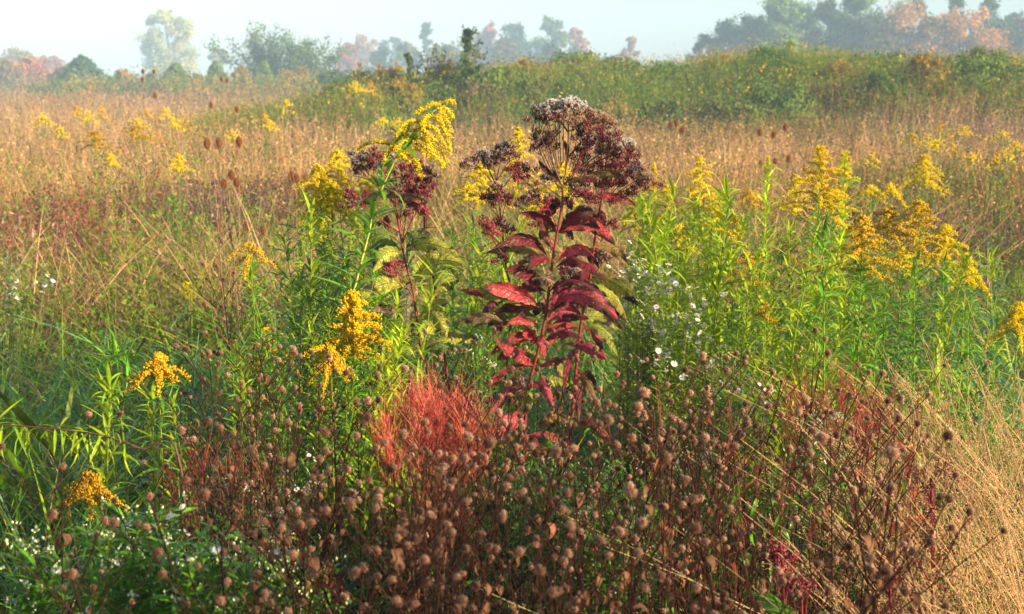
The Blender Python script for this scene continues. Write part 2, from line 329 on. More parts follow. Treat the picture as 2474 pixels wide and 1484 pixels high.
# ================================================================== DISTANT TREES
def rootz(x, y, z=None):
    return np.array([x, y, float(hz(x, y))-.05])
def tree(name, label, cat, px, top, wpx, D, col, col2=None, kind='round', n=5200, group='trees in the haze behind the field', leaf=.2, gap=.25, bright=1.0):
    top_p = P(px, top, D); b = rootz(top_p[0], D); H = top_p[2]-b[2]; Wd = wpx/FPX*D
    root = thing(name, label, cat, b, group); mb = MB(); tb = MB(); rs = np.random.default_rng(int(px*7+D*13))
    col = np.asarray(col)*bright; col2 = col*1.5 if col2 is None else np.asarray(col2)*bright
    if kind == 'round':
        nl = int(rs.integers(24, 32)); C = []; n = int(n*2.2); leaf *= .75
        for i in range(nl):
            t = i/(nl-1); zz = H*(.14+.8*t); rr = Wd*.5*math.sin(math.pi*min(1, .2+.72*t))**.6
            a = rs.uniform(0, 6.28); q = rr*rs.uniform(.2, .92); C.append((q*math.cos(a), q*math.sin(a), zz, (Wd*.5*rs.uniform(.16, .33))*(1.15-.3*t)))
        C = np.array(C); lim = [np.array([[0, 0, H*.15], [0, 0, H*.3+.4*c[2]*.5], c[:3]]) for c in C]
        tb.tubes(np.array([[[0, 0, 0], [.05*Wd*rs.normal()*.5, 0, H*.35], [0, 0, H*.7], [0, 0, H*.9]]]), np.array([[.022, .016, .009, .003]])*H, jit(BRN*1.2, 1), 6)
        tb.tubes(np.array(lim), np.array([[.008, .005, .0015]])*H, jit(BRN*1.2, nl), 4)
        per = n//nl; pts = []; cc = []
        for c in C:
            sub = c[:3]+rs.normal(size=(11, 3))*c[3]*.5*np.array([1, 1, .8])
            k = rs.integers(0, 11, per); pp = sub[k]+rs.normal(size=(per, 3))*c[3]*.3
            pts.append(pp); u = rs.uniform(0, 1)*.7+rs.uniform(0, .3, per); cc.append(mixc(col, col2, u))
        pts = np.concatenate(pts); cc = np.concatenate(cc)
    elif kind == 'cone':
        per = n; t = rs.uniform(0, 1, per)**.62; a = rs.uniform(0, 6.28, per); rr = Wd*.5*(1-t*t)**.75*(.55+.45*rs.uniform(0, 1, per)**.5)*(1+.16*np.sin(a*3+t*13)+.14*np.sin(a*5+t*23+2)+.1*np.sin(t*40+a))
        pts = np.stack([rr*np.cos(a), rr*np.sin(a), .04*H+t*.97*H], -1)+rs.normal(size=(per, 3))*Wd*.02
        cc = mixc(col, col2, rs.uniform(0, 1, per)); tb.tubes(np.array([[[0, 0, 0], [0, 0, H*.5], [0, 0, H*.96]]]), np.array([[.03, .02, .004]])*H, jit(BRN, 1), 6)
    elif kind == 'pine':
        whorls = 8; pts = []; tb.tubes(np.array([[[0, 0, 0], [.02*H, 0, H*.5], [0, 0, H*.98]]]), np.array([[.016, .011, .003]])*H, jit(PNK*.6, 1), 5)
        for i in range(whorls):
            t = .32+.66*i/(whorls-1)
            for j in range(5):
                if rs.uniform() < gap+.2 and t < .8: continue
                a = rs.uniform(0, 6.28); L = Wd*.5*(1.12-t)**.6*rs.uniform(.35, 1.25); e = rs.uniform(.2, .7)
                p1 = np.array([L*math.cos(a), L*math.sin(a), H*t+L*math.tan(e)*.8]); tb.tubes(np.array([[[0, 0, H*t], p1*.5+[0, 0, H*t*.5-.05*L], p1]]), np.array([[.006, .004, .002]])*H, jit(PNK*.6, 1), 4)
                s_ = rs.uniform(.2, 1.1, (n//(whorls*7), 1)); pts.append(np.array([0, 0, H*t])*(1-s_)+p1*s_+rs.normal(size=(len(s_), 3))*Wd*np.array([.04, .04, .055]))
        pts.append(np.array([0, 0, H*.97])+rs.normal(size=(n//24, 3))*[Wd*.03, Wd*.03, H*.03]-[0, 0, H*.02]); pts = np.concatenate(pts); cc = mixc(col, col2, rs.uniform(0, 1, len(pts)))
    else:                                   # 'vase': many ascending stems, open twiggy crown
        ns = 34; a = rs.uniform(0, 6.28, ns); e = rs.uniform(.75, 1.5, ns); L = H*rs.uniform(.6, 1.02, ns); d = az(a, e)
        sx = Wd*.5/(H*.5); d[:, :2] *= sx*.95
        Pt = curve(np.zeros((ns, 3)), d, L, np.stack([d[:, 0]*.1, d[:, 1]*.1, -.04*np.ones(ns)], -1), 6); tb.tubes(Pt, np.array([[.008, .006, .005, .003, .002, .001]])*H, jit(BRN*1.3, ns), 4)
        k = rs.integers(0, ns, n); s_ = rs.uniform(.28, 1.0, n); base = Pt[k, np.minimum((s_*5).astype(int), 4)]; nx = Pt[k, np.minimum((s_*5).astype(int)+1, 5)]
        f = (s_*5 % 1)[:, None]; pts = base*(1-f)+nx*f+rs.normal(size=(n, 3))*np.array([1, 1, .9])*(H*.045)
        tw = 260; kk = rs.integers(0, ns, tw); q = Pt[kk, rs.integers(2, 6, tw)]; dd = nrm(d[kk]+rs.normal(size=(tw, 3))*.5)
        tb.tubes(curve(q, dd, H*rs.uniform(.06, .2, tw), rs.normal(size=(tw, 3))*.1, 3), np.array([[.0022, .0015, .0005]])*H, jit(BRN*1.3, tw), 3)
        cc = mixc(col, col2, rs.uniform(0, 1, n))
    K = len(pts); sz = leaf*(D/100)**.8*rs.uniform(.5, 1.4, K)
    R = frames(rs.normal(size=(K, 3))+np.array([0, 0, .3]), rs.uniform(0, 6.28, K))
    mb.inst(FLECK, R, pts, np.stack([sz*.8, sz*1.2, sz], -1), jit(cc, K, .22, .08))
    tb.build('trunk', M_BARK, root); mb.build('crown', M_FAR, root); return root
G1 = np.array([.06, .12, .04]); G2 = np.array([.12, .20, .04]); G3 = np.array([.22, .30, .05]); OR1 = np.array([.36, .18, .05]); OR2 = np.array([.5, .27, .1]); RD1 = np.array([.42, .12, .08]); YE1 = np.array([.5, .42, .14])
WR = 'trees of the hazy wood behind the hill'
for a in [
    ('deciduous_tree', 'short dark tree at the left end of the hazy wood', 'tree', 1712, 88, 131, 206, G1, G2, 'round', 3500, WR),
    ('deciduous_tree', 'dark blue-green tree second from the left end of the wood', 'tree', 1765, 54, 174, 203, G1, G2, 'round', 5200, WR),
    ('deciduous_tree', 'dark green tree with a pale yellow lower bough in the wood', 'tree', 1836, 36, 160, 199, G1, G3*1.2, 'round', 5200, WR),
    ('deciduous_tree', 'tall bright green tree cut by the top of the picture', 'tree', 1892, -22, 174, 195, G2, G3*1.1, 'round', 6500, WR),
    ('deciduous_tree', 'dark tree between the two bright green trees of the wood', 'tree', 1950, 6, 160, 206, G1, G2, 'round', 5200, WR),
    ('deciduous_tree', 'olive yellow tree in the middle of the wood', 'tree', 2010, -4, 145, 199, G2, YE1*.7, 'round', 5600, WR),
    ('deciduous_tree', 'broad tall green tree right of the olive yellow one', 'tree', 2080, -26, 174, 195, G1, G3*1.2, 'round', 6500, WR),
    ('deciduous_tree', 'thin purplish tree left of the big orange tree', 'tree', 2135, 56, 116, 217, PRP, OLV, 'round', 3200, WR),
    ('deciduous_tree', 'broad orange brown autumn tree with a thin greenish top', 'tree', 2196, 4, 218, 191, OLV, OR2*1.2, 'round', 7000, WR),
    ('pine_tree', 'slim green pine rising above the orange autumn trees', 'pine', 2305, -12, 100, 214, G1, G2, 'pine', 4200, WR),
    ('deciduous_tree', 'orange autumn tree with dark shade under its boughs', 'tree', 2322, 34, 218, 191, OR1*1.2, OR2*1.3, 'round', 7000, WR),
    ('pine_tree', 'ragged dark pine near the right end of the wood', 'pine', 2388, -5, 89, 210, G1, G2, 'pine', 3600, WR),
    ('deciduous_tree', 'low dark tree under the ragged pine', 'tree', 2412, 58, 160, 195, G1, G1*1.3, 'round', 4600, WR),
    ('deciduous_tree', 'brownish orange tree at the right edge of the picture', 'tree', 2470, 44, 160, 199, BRN*1.6, OR1, 'round', 4600, WR),
    ('deciduous_tree', 'dark blue tree behind the left end of the wood', 'tree', 1800, 62, 120, 222, G1*.8, G1*1.3, 'round', 4200, WR),
    ('deciduous_tree', 'dark tree behind the tall bright green tree', 'tree', 1925, 30, 150, 225, G1*.8, G1*1.3, 'round', 4200, WR),
    ('deciduous_tree', 'dark tree filling the gap right of the olive yellow tree', 'tree', 2045, 34, 140, 226, G1*.8, G1*1.3, 'round', 4200, WR),
    ('deciduous_tree', 'dark tree behind the broad tall green tree', 'tree', 2120, 30, 130, 222, G1*.8, G1*1.3, 'round', 4200, WR),
    ('deciduous_tree', 'dark tree between the two orange autumn trees', 'tree', 2262, 40, 130, 222, G1*.8, G1*1.3, 'round', 4200, WR),
    ('deciduous_tree', 'dark blue mass of foliage right of the orange tree', 'tree', 2370, 44, 130, 221, G1*.8, G1*1.3, 'round', 4200, WR),
    ('deciduous_tree', 'bluish dark tree behind the right picture edge', 'tree', 2440, 30, 140, 224, G1*.8, G1*1.3, 'round', 4200, WR),
]: tree(*a)
WC = 'faint trees far off in the fog at the middle'
for a in [
    ('deciduous_tree', 'faint salmon orange tree left of the thin green poplar in fog', 'tree', 885, 88, 90, 353, OR1, OR2, 'round', 2600, WC),
    ('deciduous_tree', 'pale grey tree in fog behind the twiggy hedge', 'tree', 948, 88, 70, 374, G1, OLV, 'round', 2200, WC),
    ('deciduous_tree', 'thin pale green tree with two tufted tops in fog', 'tree', 1028, 62, 62, 321, G1, G2, 'pine', 2600, WC),
    ('deciduous_tree', 'rosy red maple in fog behind the ragged young pine', 'tree', 1178, 64, 95, 321, RD1, RD1*1.3, 'round', 3600, WC),
    ('deciduous_tree', 'hazy green tree right of the rosy maple', 'tree', 1250, 56, 100, 316, G1, G2, 'round', 3800, WC),
    ('deciduous_tree', 'tallest hazy yellow-green tree of the middle clump', 'tree', 1333, 40, 92, 312, G1, G3, 'round', 4200, WC),
    ('deciduous_tree', 'pinkish red tree at the right end of the middle clump', 'tree', 1392, 66, 70, 312, RD1, OR2, 'round', 3200, WC),
    ('deciduous_tree', 'low blue-grey tree in front of the middle clump', 'tree', 1290, 100, 120, 303, G1, G1*1.2, 'round', 3600, WC),
    ('deciduous_tree', 'small lone pinkish tree above the hill crest', 'tree', 1522, 88, 52, 300, RD1*.8, OR1, 'round', 2200, WC),
    ('deciduous_tree', 'bare branched tree in fog above the twiggy brown shrub', 'tree', 1105, 88, 90, 257, PRP, OLV, 'vase', 900, WC),
    ('deciduous_tree', 'large pale yellow tree standing alone in the fog', 'tree', 402, 26, 150, 321, G3, YE1*1.3, 'round', 7500, WC),
    ('deciduous_tree', 'small pale tree in fog between the yellow tree and big shrub', 'tree', 527, 112, 60, 288, G2, YE1, 'round', 2200, WC),
    ('deciduous_tree', 'orange tinted tree at the far left edge in fog', 'tree', 28, 128, 150, 267, OR1, G3, 'round', 4200, WC),
    ('deciduous_tree', 'low rusty tree second from the left edge in fog', 'tree', 118, 142, 110, 260, RD1, OR1, 'round', 3600, WC),
    ('deciduous_tree', 'low rose tinted tree at the left end of the foggy line', 'tree', 838, 108, 90, 260, RD1, OR1, 'round', 2200, WC),
    ('deciduous_tree', 'low grey green tree between the salmon and pale grey ones', 'tree', 918, 112, 80, 262, G1, OLV, 'round', 2200, WC),
    ('deciduous_tree', 'low pale tree left of the thin poplar in fog', 'tree', 985, 104, 80, 258, G2, YE1*.6, 'round', 2200, WC),
    ('deciduous_tree', 'low blue grey tree right of the thin poplar in fog', 'tree', 1068, 108, 90, 256, G1, G2, 'round', 2200, WC),
    ('deciduous_tree', 'low hazy tree between the maple and green tree', 'tree', 1215, 92, 90, 250, G1, OR1*.7, 'round', 2200, WC),
    ('deciduous_tree', 'low hazy tree filling the foot of the middle clump', 'tree', 1340, 104, 130, 240, G1, G1*1.3, 'round', 2200, WC),
    ('deciduous_tree', 'low faint tree right of the middle clump', 'tree', 1440, 132, 80, 262, G1, OLV, 'round', 2200, WC),
    ('deciduous_tree', 'low faint tree left of the lone pinkish tree', 'tree', 1480, 138, 60, 258, G1, OR1*.6, 'round', 2200, WC),
    ('deciduous_tree', 'rust orange tree on the slope at far left', 'tree', 70, 140, 120, 165, RD1, OR2, 'round', 2200, WC),
    ('deciduous_tree', 'olive tree on the slope at far left', 'tree', 0, 150, 120, 160, OLV, OR1, 'round', 2200, WC),
    ('deciduous_tree', 'reddish low tree left of the blue green juniper', 'tree', 150, 168, 80, 158, RD1*.7, OR1*.8, 'round', 2200, WC),
]: tree(*a, leaf=.22)
WS = 'shrubs and small trees along the far side of the field'
for a in [
    ('juniper_tree', 'dark blue-green juniper left of the golden shrubs', 'juniper', 197, 140, 130, 124, G1*1.5, BGR*1.2, 'cone', 6000, WS),
    ('juniper_tree', 'rounded bright green cone tree, widest of the three', 'juniper', 425, 157, 84, 120, G2*1.3, G3, 'cone', 6500, WS),
    ('juniper_tree', 'pointed green cone tree, middle one of the three', 'juniper', 521, 152, 62, 120, G2*1.3, G3, 'cone', 5000, WS),
    ('juniper_tree', 'egg-shaped green cone tree, rightmost one of the three', 'juniper', 637, 150, 60, 120, G2*1.3, G3, 'cone', 5000, WS),
    ('multi_stemmed_shrub', 'tall twiggy grey-green shrub, left half of the big pair', 'shrub', 640, 42, 190, 140, G1*1.1, G2, 'vase', 7000, WS),
    ('multi_stemmed_shrub', 'spreading grey-green shrub, right half of the big pair', 'shrub', 735, 72, 180, 136, G1*1.1, G2, 'vase', 6500, WS),
    ('round_shrub', 'golden leaved shrub right of the dark juniper', 'shrub', 292, 172, 90, 116, OLV, GLD*.8, 'round', 3600, WS),
    ('round_shrub', 'low dark green shrub before the pale yellow tree', 'shrub', 356, 180, 60, 116, DGR*1.3, OLV, 'round', 2600, WS),
    ('round_shrub', 'small olive shrub between two green cone trees', 'shrub', 474, 178, 50, 118, OLV, GLD*.7, 'round', 2200, WS),
    ('round_shrub', 'golden orange shrub right of the pointed cone tree', 'shrub', 582, 162, 66, 116, OLV, GLD, 'round', 3200, WS),
    ('round_shrub', 'golden green shrub below the big twiggy shrub', 'shrub', 715, 168, 90, 112, OLV, GLD*.8, 'round', 3600, WS),
    ('round_shrub', 'blue-green bush at the foot of the right twiggy shrub', 'shrub', 800, 172, 90, 104, BGR, G2*.8, 'round', 3600, WS),
    ('round_shrub', 'dark olive shrub at the left end of the hill', 'shrub', 872, 172, 130, 46, G1*1.3, OLV*1.2, 'round', 4200, WS),
    ('round_shrub', 'green shrub with golden top on the left of the hill', 'shrub', 948, 166, 130, 45, G1*1.3, GLD*.6, 'round', 4200, WS),
    ('young_pine', 'small slender pine left of the twiggy brown shrub', 'pine', 990, 136, 60, 41, G1, G2*.8, 'pine', 1500, WS),
    ('young_pine', 'ragged young white pine with a bare lower trunk', 'pine', 1132, 80, 92, 39, G1*.8, G2*.8, 'pine', 3000, WS),
    ('twiggy_shrub', 'twiggy brown and olive shrub left of the ragged pine', 'shrub', 1068, 108, 110, 40, OLV*.8, GLD*.45, 'vase', 2600, WS),
    ('twiggy_shrub', 'reddish twiggy shrub around the foot of the ragged pine', 'shrub', 1165, 180, 100, 38.5, PNK*.6, OLV, 'vase', 2200, WS),
    ('willow_shrub', 'large yellow-green willow shrub on the right of the hill', 'shrub', 2185, 128, 190, 44, G2*.9, G3*.85, 'vase', 7000, WS),
    ('round_shrub', 'bright lime green sapling on the hill crest', 'shrub', 1908, 104, 62, 50, G3*.9, G3*1.3, 'pine', 1400, WS),
    ('round_shrub', 'rounded green bush on the left slope of the hill', 'shrub', 1230, 172, 130, 43, DGR*1.5, G2*1.1, 'round', 5200, WS),
    ('round_shrub', 'fresh green bush on the middle slope of the hill', 'shrub', 1400, 178, 150, 43, G2*.8, G3*.8, 'round', 5200, WS),
    ('round_shrub', 'olive bush beneath the russet weeds of the hill', 'shrub', 1620, 165, 130, 45, OLV, G2, 'round', 4600, WS),
    ('round_shrub', 'dark green bush on the right shoulder of the hill', 'shrub', 2040, 175, 130, 43, DGR*1.5, G2*.9, 'round', 4600, WS),
    ('round_shrub', 'broad green bush in front of the willow shrub', 'shrub', 2330, 185, 160, 42, OLV*.9, G3*.6, 'round', 4600, WS),
]: tree(*a, leaf=.14)
weeds('dark_weed_band', 'dark purplish brown weeds in a band before the right field', 3500, (10.5, 14, 1480, 2700), (.4, .62), [(PRP*.8, 2), (BRN*1.5, 2), (PRP*1.3, 1)], (12, .012), BRN)
weeds('dark_weed_patch', 'dark purplish weeds in a patch behind the teasel trio', 1500, (12, 16, 330, 800), (.4, .75), [(PRP*.8, 2), (BRN*1.5, 2), (PRP*1.3, 1)], (12, .012), BRN)
weeds('reddish_weed_patch', 'reddish dried weeds at the left of the tan grass', 500, (10, 13, -20, 330), (.4, .8), [(RD1*.5, 2), (PNK, 2), (RD1*.8, 1)], (12, .014), BRN)
hp = []
for i, (c1, c2, w_, h_) in enumerate([(G2*.9, G3*.7, 1.9, 1.0), (G2, G3*.9, 2.3, 1.0), (OLV, GLD*.6, 1.5, .95), (OLV*1.1, G3*.8, 2.6, .9)]):
    hp.append((c1, c2, w_, h_))
hl = []
for i in range(26):
    px = 860+(i % 13)*127+rng.uniform(-30, 30); up = i >= 13; D = rng.uniform(43, 47) if up else rng.uniform(36.5, 40.5); hl.append((px, D, up))
hl.sort(); cu = [0, 0]; protos = {}
for i, (px, D, up) in enumerate(hl):
    x = (px-1237)/FPX*D; lab = '%s from the left of the bushes along the %s of the hill' % (ORD[cu[up]], 'upper slope' if up else 'foot'); cu[up] += 1; k = i % 4; c1, c2, w_, h_ = hp[k]; z = float(hz(x, D)); sc_ = rng.uniform(.7, 1.15)
    if k not in protos:
        py = 190+(EYE-z-h_)/D*FPX; protos[k] = tree('hill_bush', lab, 'bush', px, py, w_/D*FPX, D, c1, c2, 'round', 2600, 'bushes scattered over the low hill', .14)
    else: dup(protos[k], (x, D, z-.1), rng.uniform(0, 6.28), sc_, lab)
# ================================================================== GOLDENROD
def path_from(pts, m):
    pts = np.asarray(pts, float); n = len(pts); t = np.linspace(0, n-1, m); out = []
    for u in t:
        i = min(int(u), n-2); f = u-i; p0 = pts[max(i-1, 0)]; p1 = pts[i]; p2 = pts[i+1]; p3 = pts[min(i+2, n-1)]
        out.append(.5*((2*p1)+(-p0+p2)*f+(2*p0-5*p1+4*p2-p3)*f*f+(-p0+3*p1-3*p2+p3)*f**3))
    return np.array(out)
def samp(path, t):
    t = np.clip(np.asarray(t, float), 0, 1)*(len(path)-1); i = np.minimum(t.astype(int), len(path)-2); f = (t-i)[:, None]
    return path[i]*(1-f)+path[i+1]*f
def florets(mb, paths, col, sp, fs, s0=.1, up=.9, brown=.0):
    """upright rows of tiny spindle florets along each flowering branch"""
    for p in paths:
        L = np.linalg.norm(np.diff(p, axis=0), axis=1).sum(); k = max(4, int(L/sp))
        t = U(s0, 1.0, k); q = samp(p, t); d = samp(p, np.clip(t+.05, 0, 1))-samp(p, np.clip(t-.05, 0, 1)); d = nrm(d)
        dirs = d*.35+np.array([0, 0, up])+rng.normal(size=(k, 3))*.42
        q = q+rng.normal(size=(k, 3))*fs*.45+np.array([0, 0, fs*.15])
        sc = fs*U(.7, 1.25, k); C = jit(col, k, .16, .05)
        if brown: b = U(0, 1, k) < brown; C[b] = jit(np.array([.28, .14, .04]), int(b.sum()), .2, .1)
        mb.inst(SPIN, frames(dirs), q, np.stack([sc*.46, sc, sc*.46], -1), C)
def leaves_on(mb, path, n, t0, t1, L, col, e=(.1, .9), tm=LANCE, lw=1.0, up=.0, taper=True):
    t = np.sort(U(t0, t1, n)); q = samp(path, t); a = np.arange(n)*2.4+U(-.4, .4, n); d = az(a, U(e[0], e[1], n)+up)
    l = L*U(.65, 1.15, n)*(np.where(t > .6, 1.25-.6*t, 1) if taper else 1)
    c = jit(col, n, .22, .1)
    for i, m in enumerate(tm):
        k = np.arange(n) % len(tm) == i
        mb.inst(m, frames(d[k], U(-.5, .5, int(k.sum()))), q[k], np.stack([l[k]*lw, l[k], l[k]], -1), c[k])
def plume(path, t0, nb, B, elev=.5, arch=.9, sw=None, rnd=None):
    """arching flowering branches off the top of a stem path"""
    out = []
    for i in range(nb):
        t = t0+(1-t0)*(i/nb)**.9; q = samp(path, [t])[0]; a = i*2.4+rng.uniform(-.4, .4)
        if sw is not None: a = sw+rng.normal(0, .9)
        k = (t-t0)/(1-t0); L = B*(.16+1.1*(1-k)**.9)*rng.uniform(.7, 1.25); e = elev+rng.uniform(-.2, .25)+.5*k
        d = az(np.array([a]), np.array([e])); be = az(np.array([a]), np.array([0.]))*.15+np.array([0, 0, -arch*rng.uniform(.6, 1.1)])
        out.append(curve(q[None], d, np.array([L]), be, 6)[0])
    return out
GG = 'goldenrods in flower around the joe pye weed'
GF = 'goldenrods blurred in the meadow behind'
def goldenrod(label, px, py, D, wpx, lpx, col, leafc=GRN*1.25, group=GG, lean=(0, 0), nb=None, arch=.95, elev=.45, nl=60, ll=.09, brown=0, base=None, lt0=.2, thick=1., sp=.0007, fs=.0062, up=0):
    top = P(px, py, D); L = lpx/FPX*D; B = wpx/FPX*D*.62
    bx = (top[0]-lean[0], top[1]-lean[1]) if base is None else base
    b = np.array([bx[0], bx[1], float(hz(*bx))-.02]); root = thing('goldenrod', label, 'goldenrod', b, group)
    mid = b*.45+top*.55; mid[:2] = b[:2]+(top-b)[:2]*.4
    path = path_from([b, mid, top], 24); H = np.linalg.norm(top-b)
    t0 = max(.3, 1-L*1.2/H); nb = int((nb or max(9, int(L/.0085)))*1.15); nl = int(nl*1.3)
    br = plume(path, t0, nb, B, elev, arch)+[samp(path, np.linspace(1-.22*(1-t0), 1, 5))]
    if D > 7: sp *= 2.2; fs *= 1.7
    fl = MB(); florets(fl, br, col, sp, fs, brown=brown); fl.tubes(np.array([x[:6] if len(x) >= 6 else np.vstack([x, x[-1:]]) for x in br]), .0007, jit(YGR*.8, len(br)), 3)
    st = MB(); st.tubes(path[None], (np.linspace(.0030, .0013, 24)*thick)[None], jit(YGR*.6, 1), 5)
    lf = MB(); leaves_on(lf, path, nl, lt0, t0+.05, ll, leafc, up=up); leaves_on(lf, path, 16, t0, .97, ll*.35, leafc)
    st.build('stem', M_STEM, root, b); lf.build('foliage', M_LEAF, root, b); fl.build('flower_plume', M_FLOWER, root, b)
    return root
def Z2(x, y, D): return P(824.4+.3335*x, .3335*y, D)
def Z3(x, y, D): return P(824.4+.3335*x, 494.8+.3335*y, D)
# the bowing goldenrod in front of the left joe pye weed, branch by branch
def hero_goldenrod():
    D = 4.15; b = P(858, 700, D); b = np.array([b[0]-.05, D+.05, 0])
    pts = [b, Z3(40, 1000, D), Z3(110, 560, D), Z3(190, 250, D), Z3(250, 0, D), Z2(370, 1200, D-.03), Z2(460, 1060, D-.04), Z2(560, 930, D-.04), Z2(650, 820, D-.04), Z2(770, 750, D-.04)]
    path = path_from(pts, 46); root = thing('goldenrod', 'bright yellow goldenrod bowing right in front of grey joe pye flowers', 'goldenrod', b, GG)
    B_ = [((770, 750), (800, 735), (815, 760), .0), ((720, 790), (800, 800), (800, 860), .03), ((730, 765), (640, 750), (545, 832), -.03), ((705, 800), (790, 870), (790, 1015), .03), ((700, 810), (720, 760), (790, 745), .02), ((690, 830), (770, 960), (792, 1112), -.04),
          ((600, 900), (470, 840), (395, 1000), -.05), ((590, 900), (470, 860), (440, 960), .04), ((560, 950), (450, 950), (380, 1035), .02), ((640, 840), (740, 900), (760, 1010), .05), ((610, 880), (700, 960), (790, 1130), .02), ((560, 950), (690, 980), (770, 1195), -.03),
          ((520, 1000), (680, 1010), (735, 1222), .04), ((500, 1030), (640, 1070), (745, 1215), -.05), ((540, 950), (640, 900), (700, 960), -.05), ((440, 1110), (350, 1000), (305, 1185), -.04), ((450, 1100), (230, 960), (110, 1112), .02), ((470, 1080), (600, 1080), (650, 1170), .05),
          ((430, 1130), (520, 1080), (585, 1285), -.02), ((440, 1120), (560, 1120), (560, 1270), .05), ((420, 1140), (430, 1130), (490, 1180), -.06), ((400, 1060), (330, 1100), (310, 1190), .05), ((500, 1020), (440, 1000), (400, 1100), -.05), ((660, 830), (560, 880), (600, 960), -.06), ((620, 870), (560, 900), (530, 1010), .03), ((580, 930), (640, 1010), (640, 1120), -.05)]
    br = []
    for a, c, e, dz in B_:
        p0, p1, p2 = Z2(*a, D-.04), Z2(*c, D-.04+dz*.6), Z2(*e, D-.04+dz); s_ = np.linspace(0, 1, 8)[:, None]
        br.append((1-s_)**2*p0+2*s_*(1-s_)*p1+s_*s_*p2)
    fl = MB(); florets(fl, br, YEL, .00042, .0067, .06, .8, brown=.06); fl.tubes(np.array(br), .001, jit(YGR, len(br)), 3)
    st = MB(); st.tubes(path[None], np.linspace(.0042, .0016, 46)[None], jit(np.array([.33, .36, .04]), 1), 6)
    lf = MB(); leaves_on(lf, path, 75, .12, .72, .13, GRN*1.35, (.2, .9), lw=1.1); leaves_on(lf, path, 26, .68, .98, .035, GRN, lw=1.6)
    st.build('stem', M_STEM, root, b); lf.build('foliage', M_LEAF, root, b); fl.build('flower_plume', M_FLOWER, root, b)
hero_goldenrod()
GB = GLD*1.15
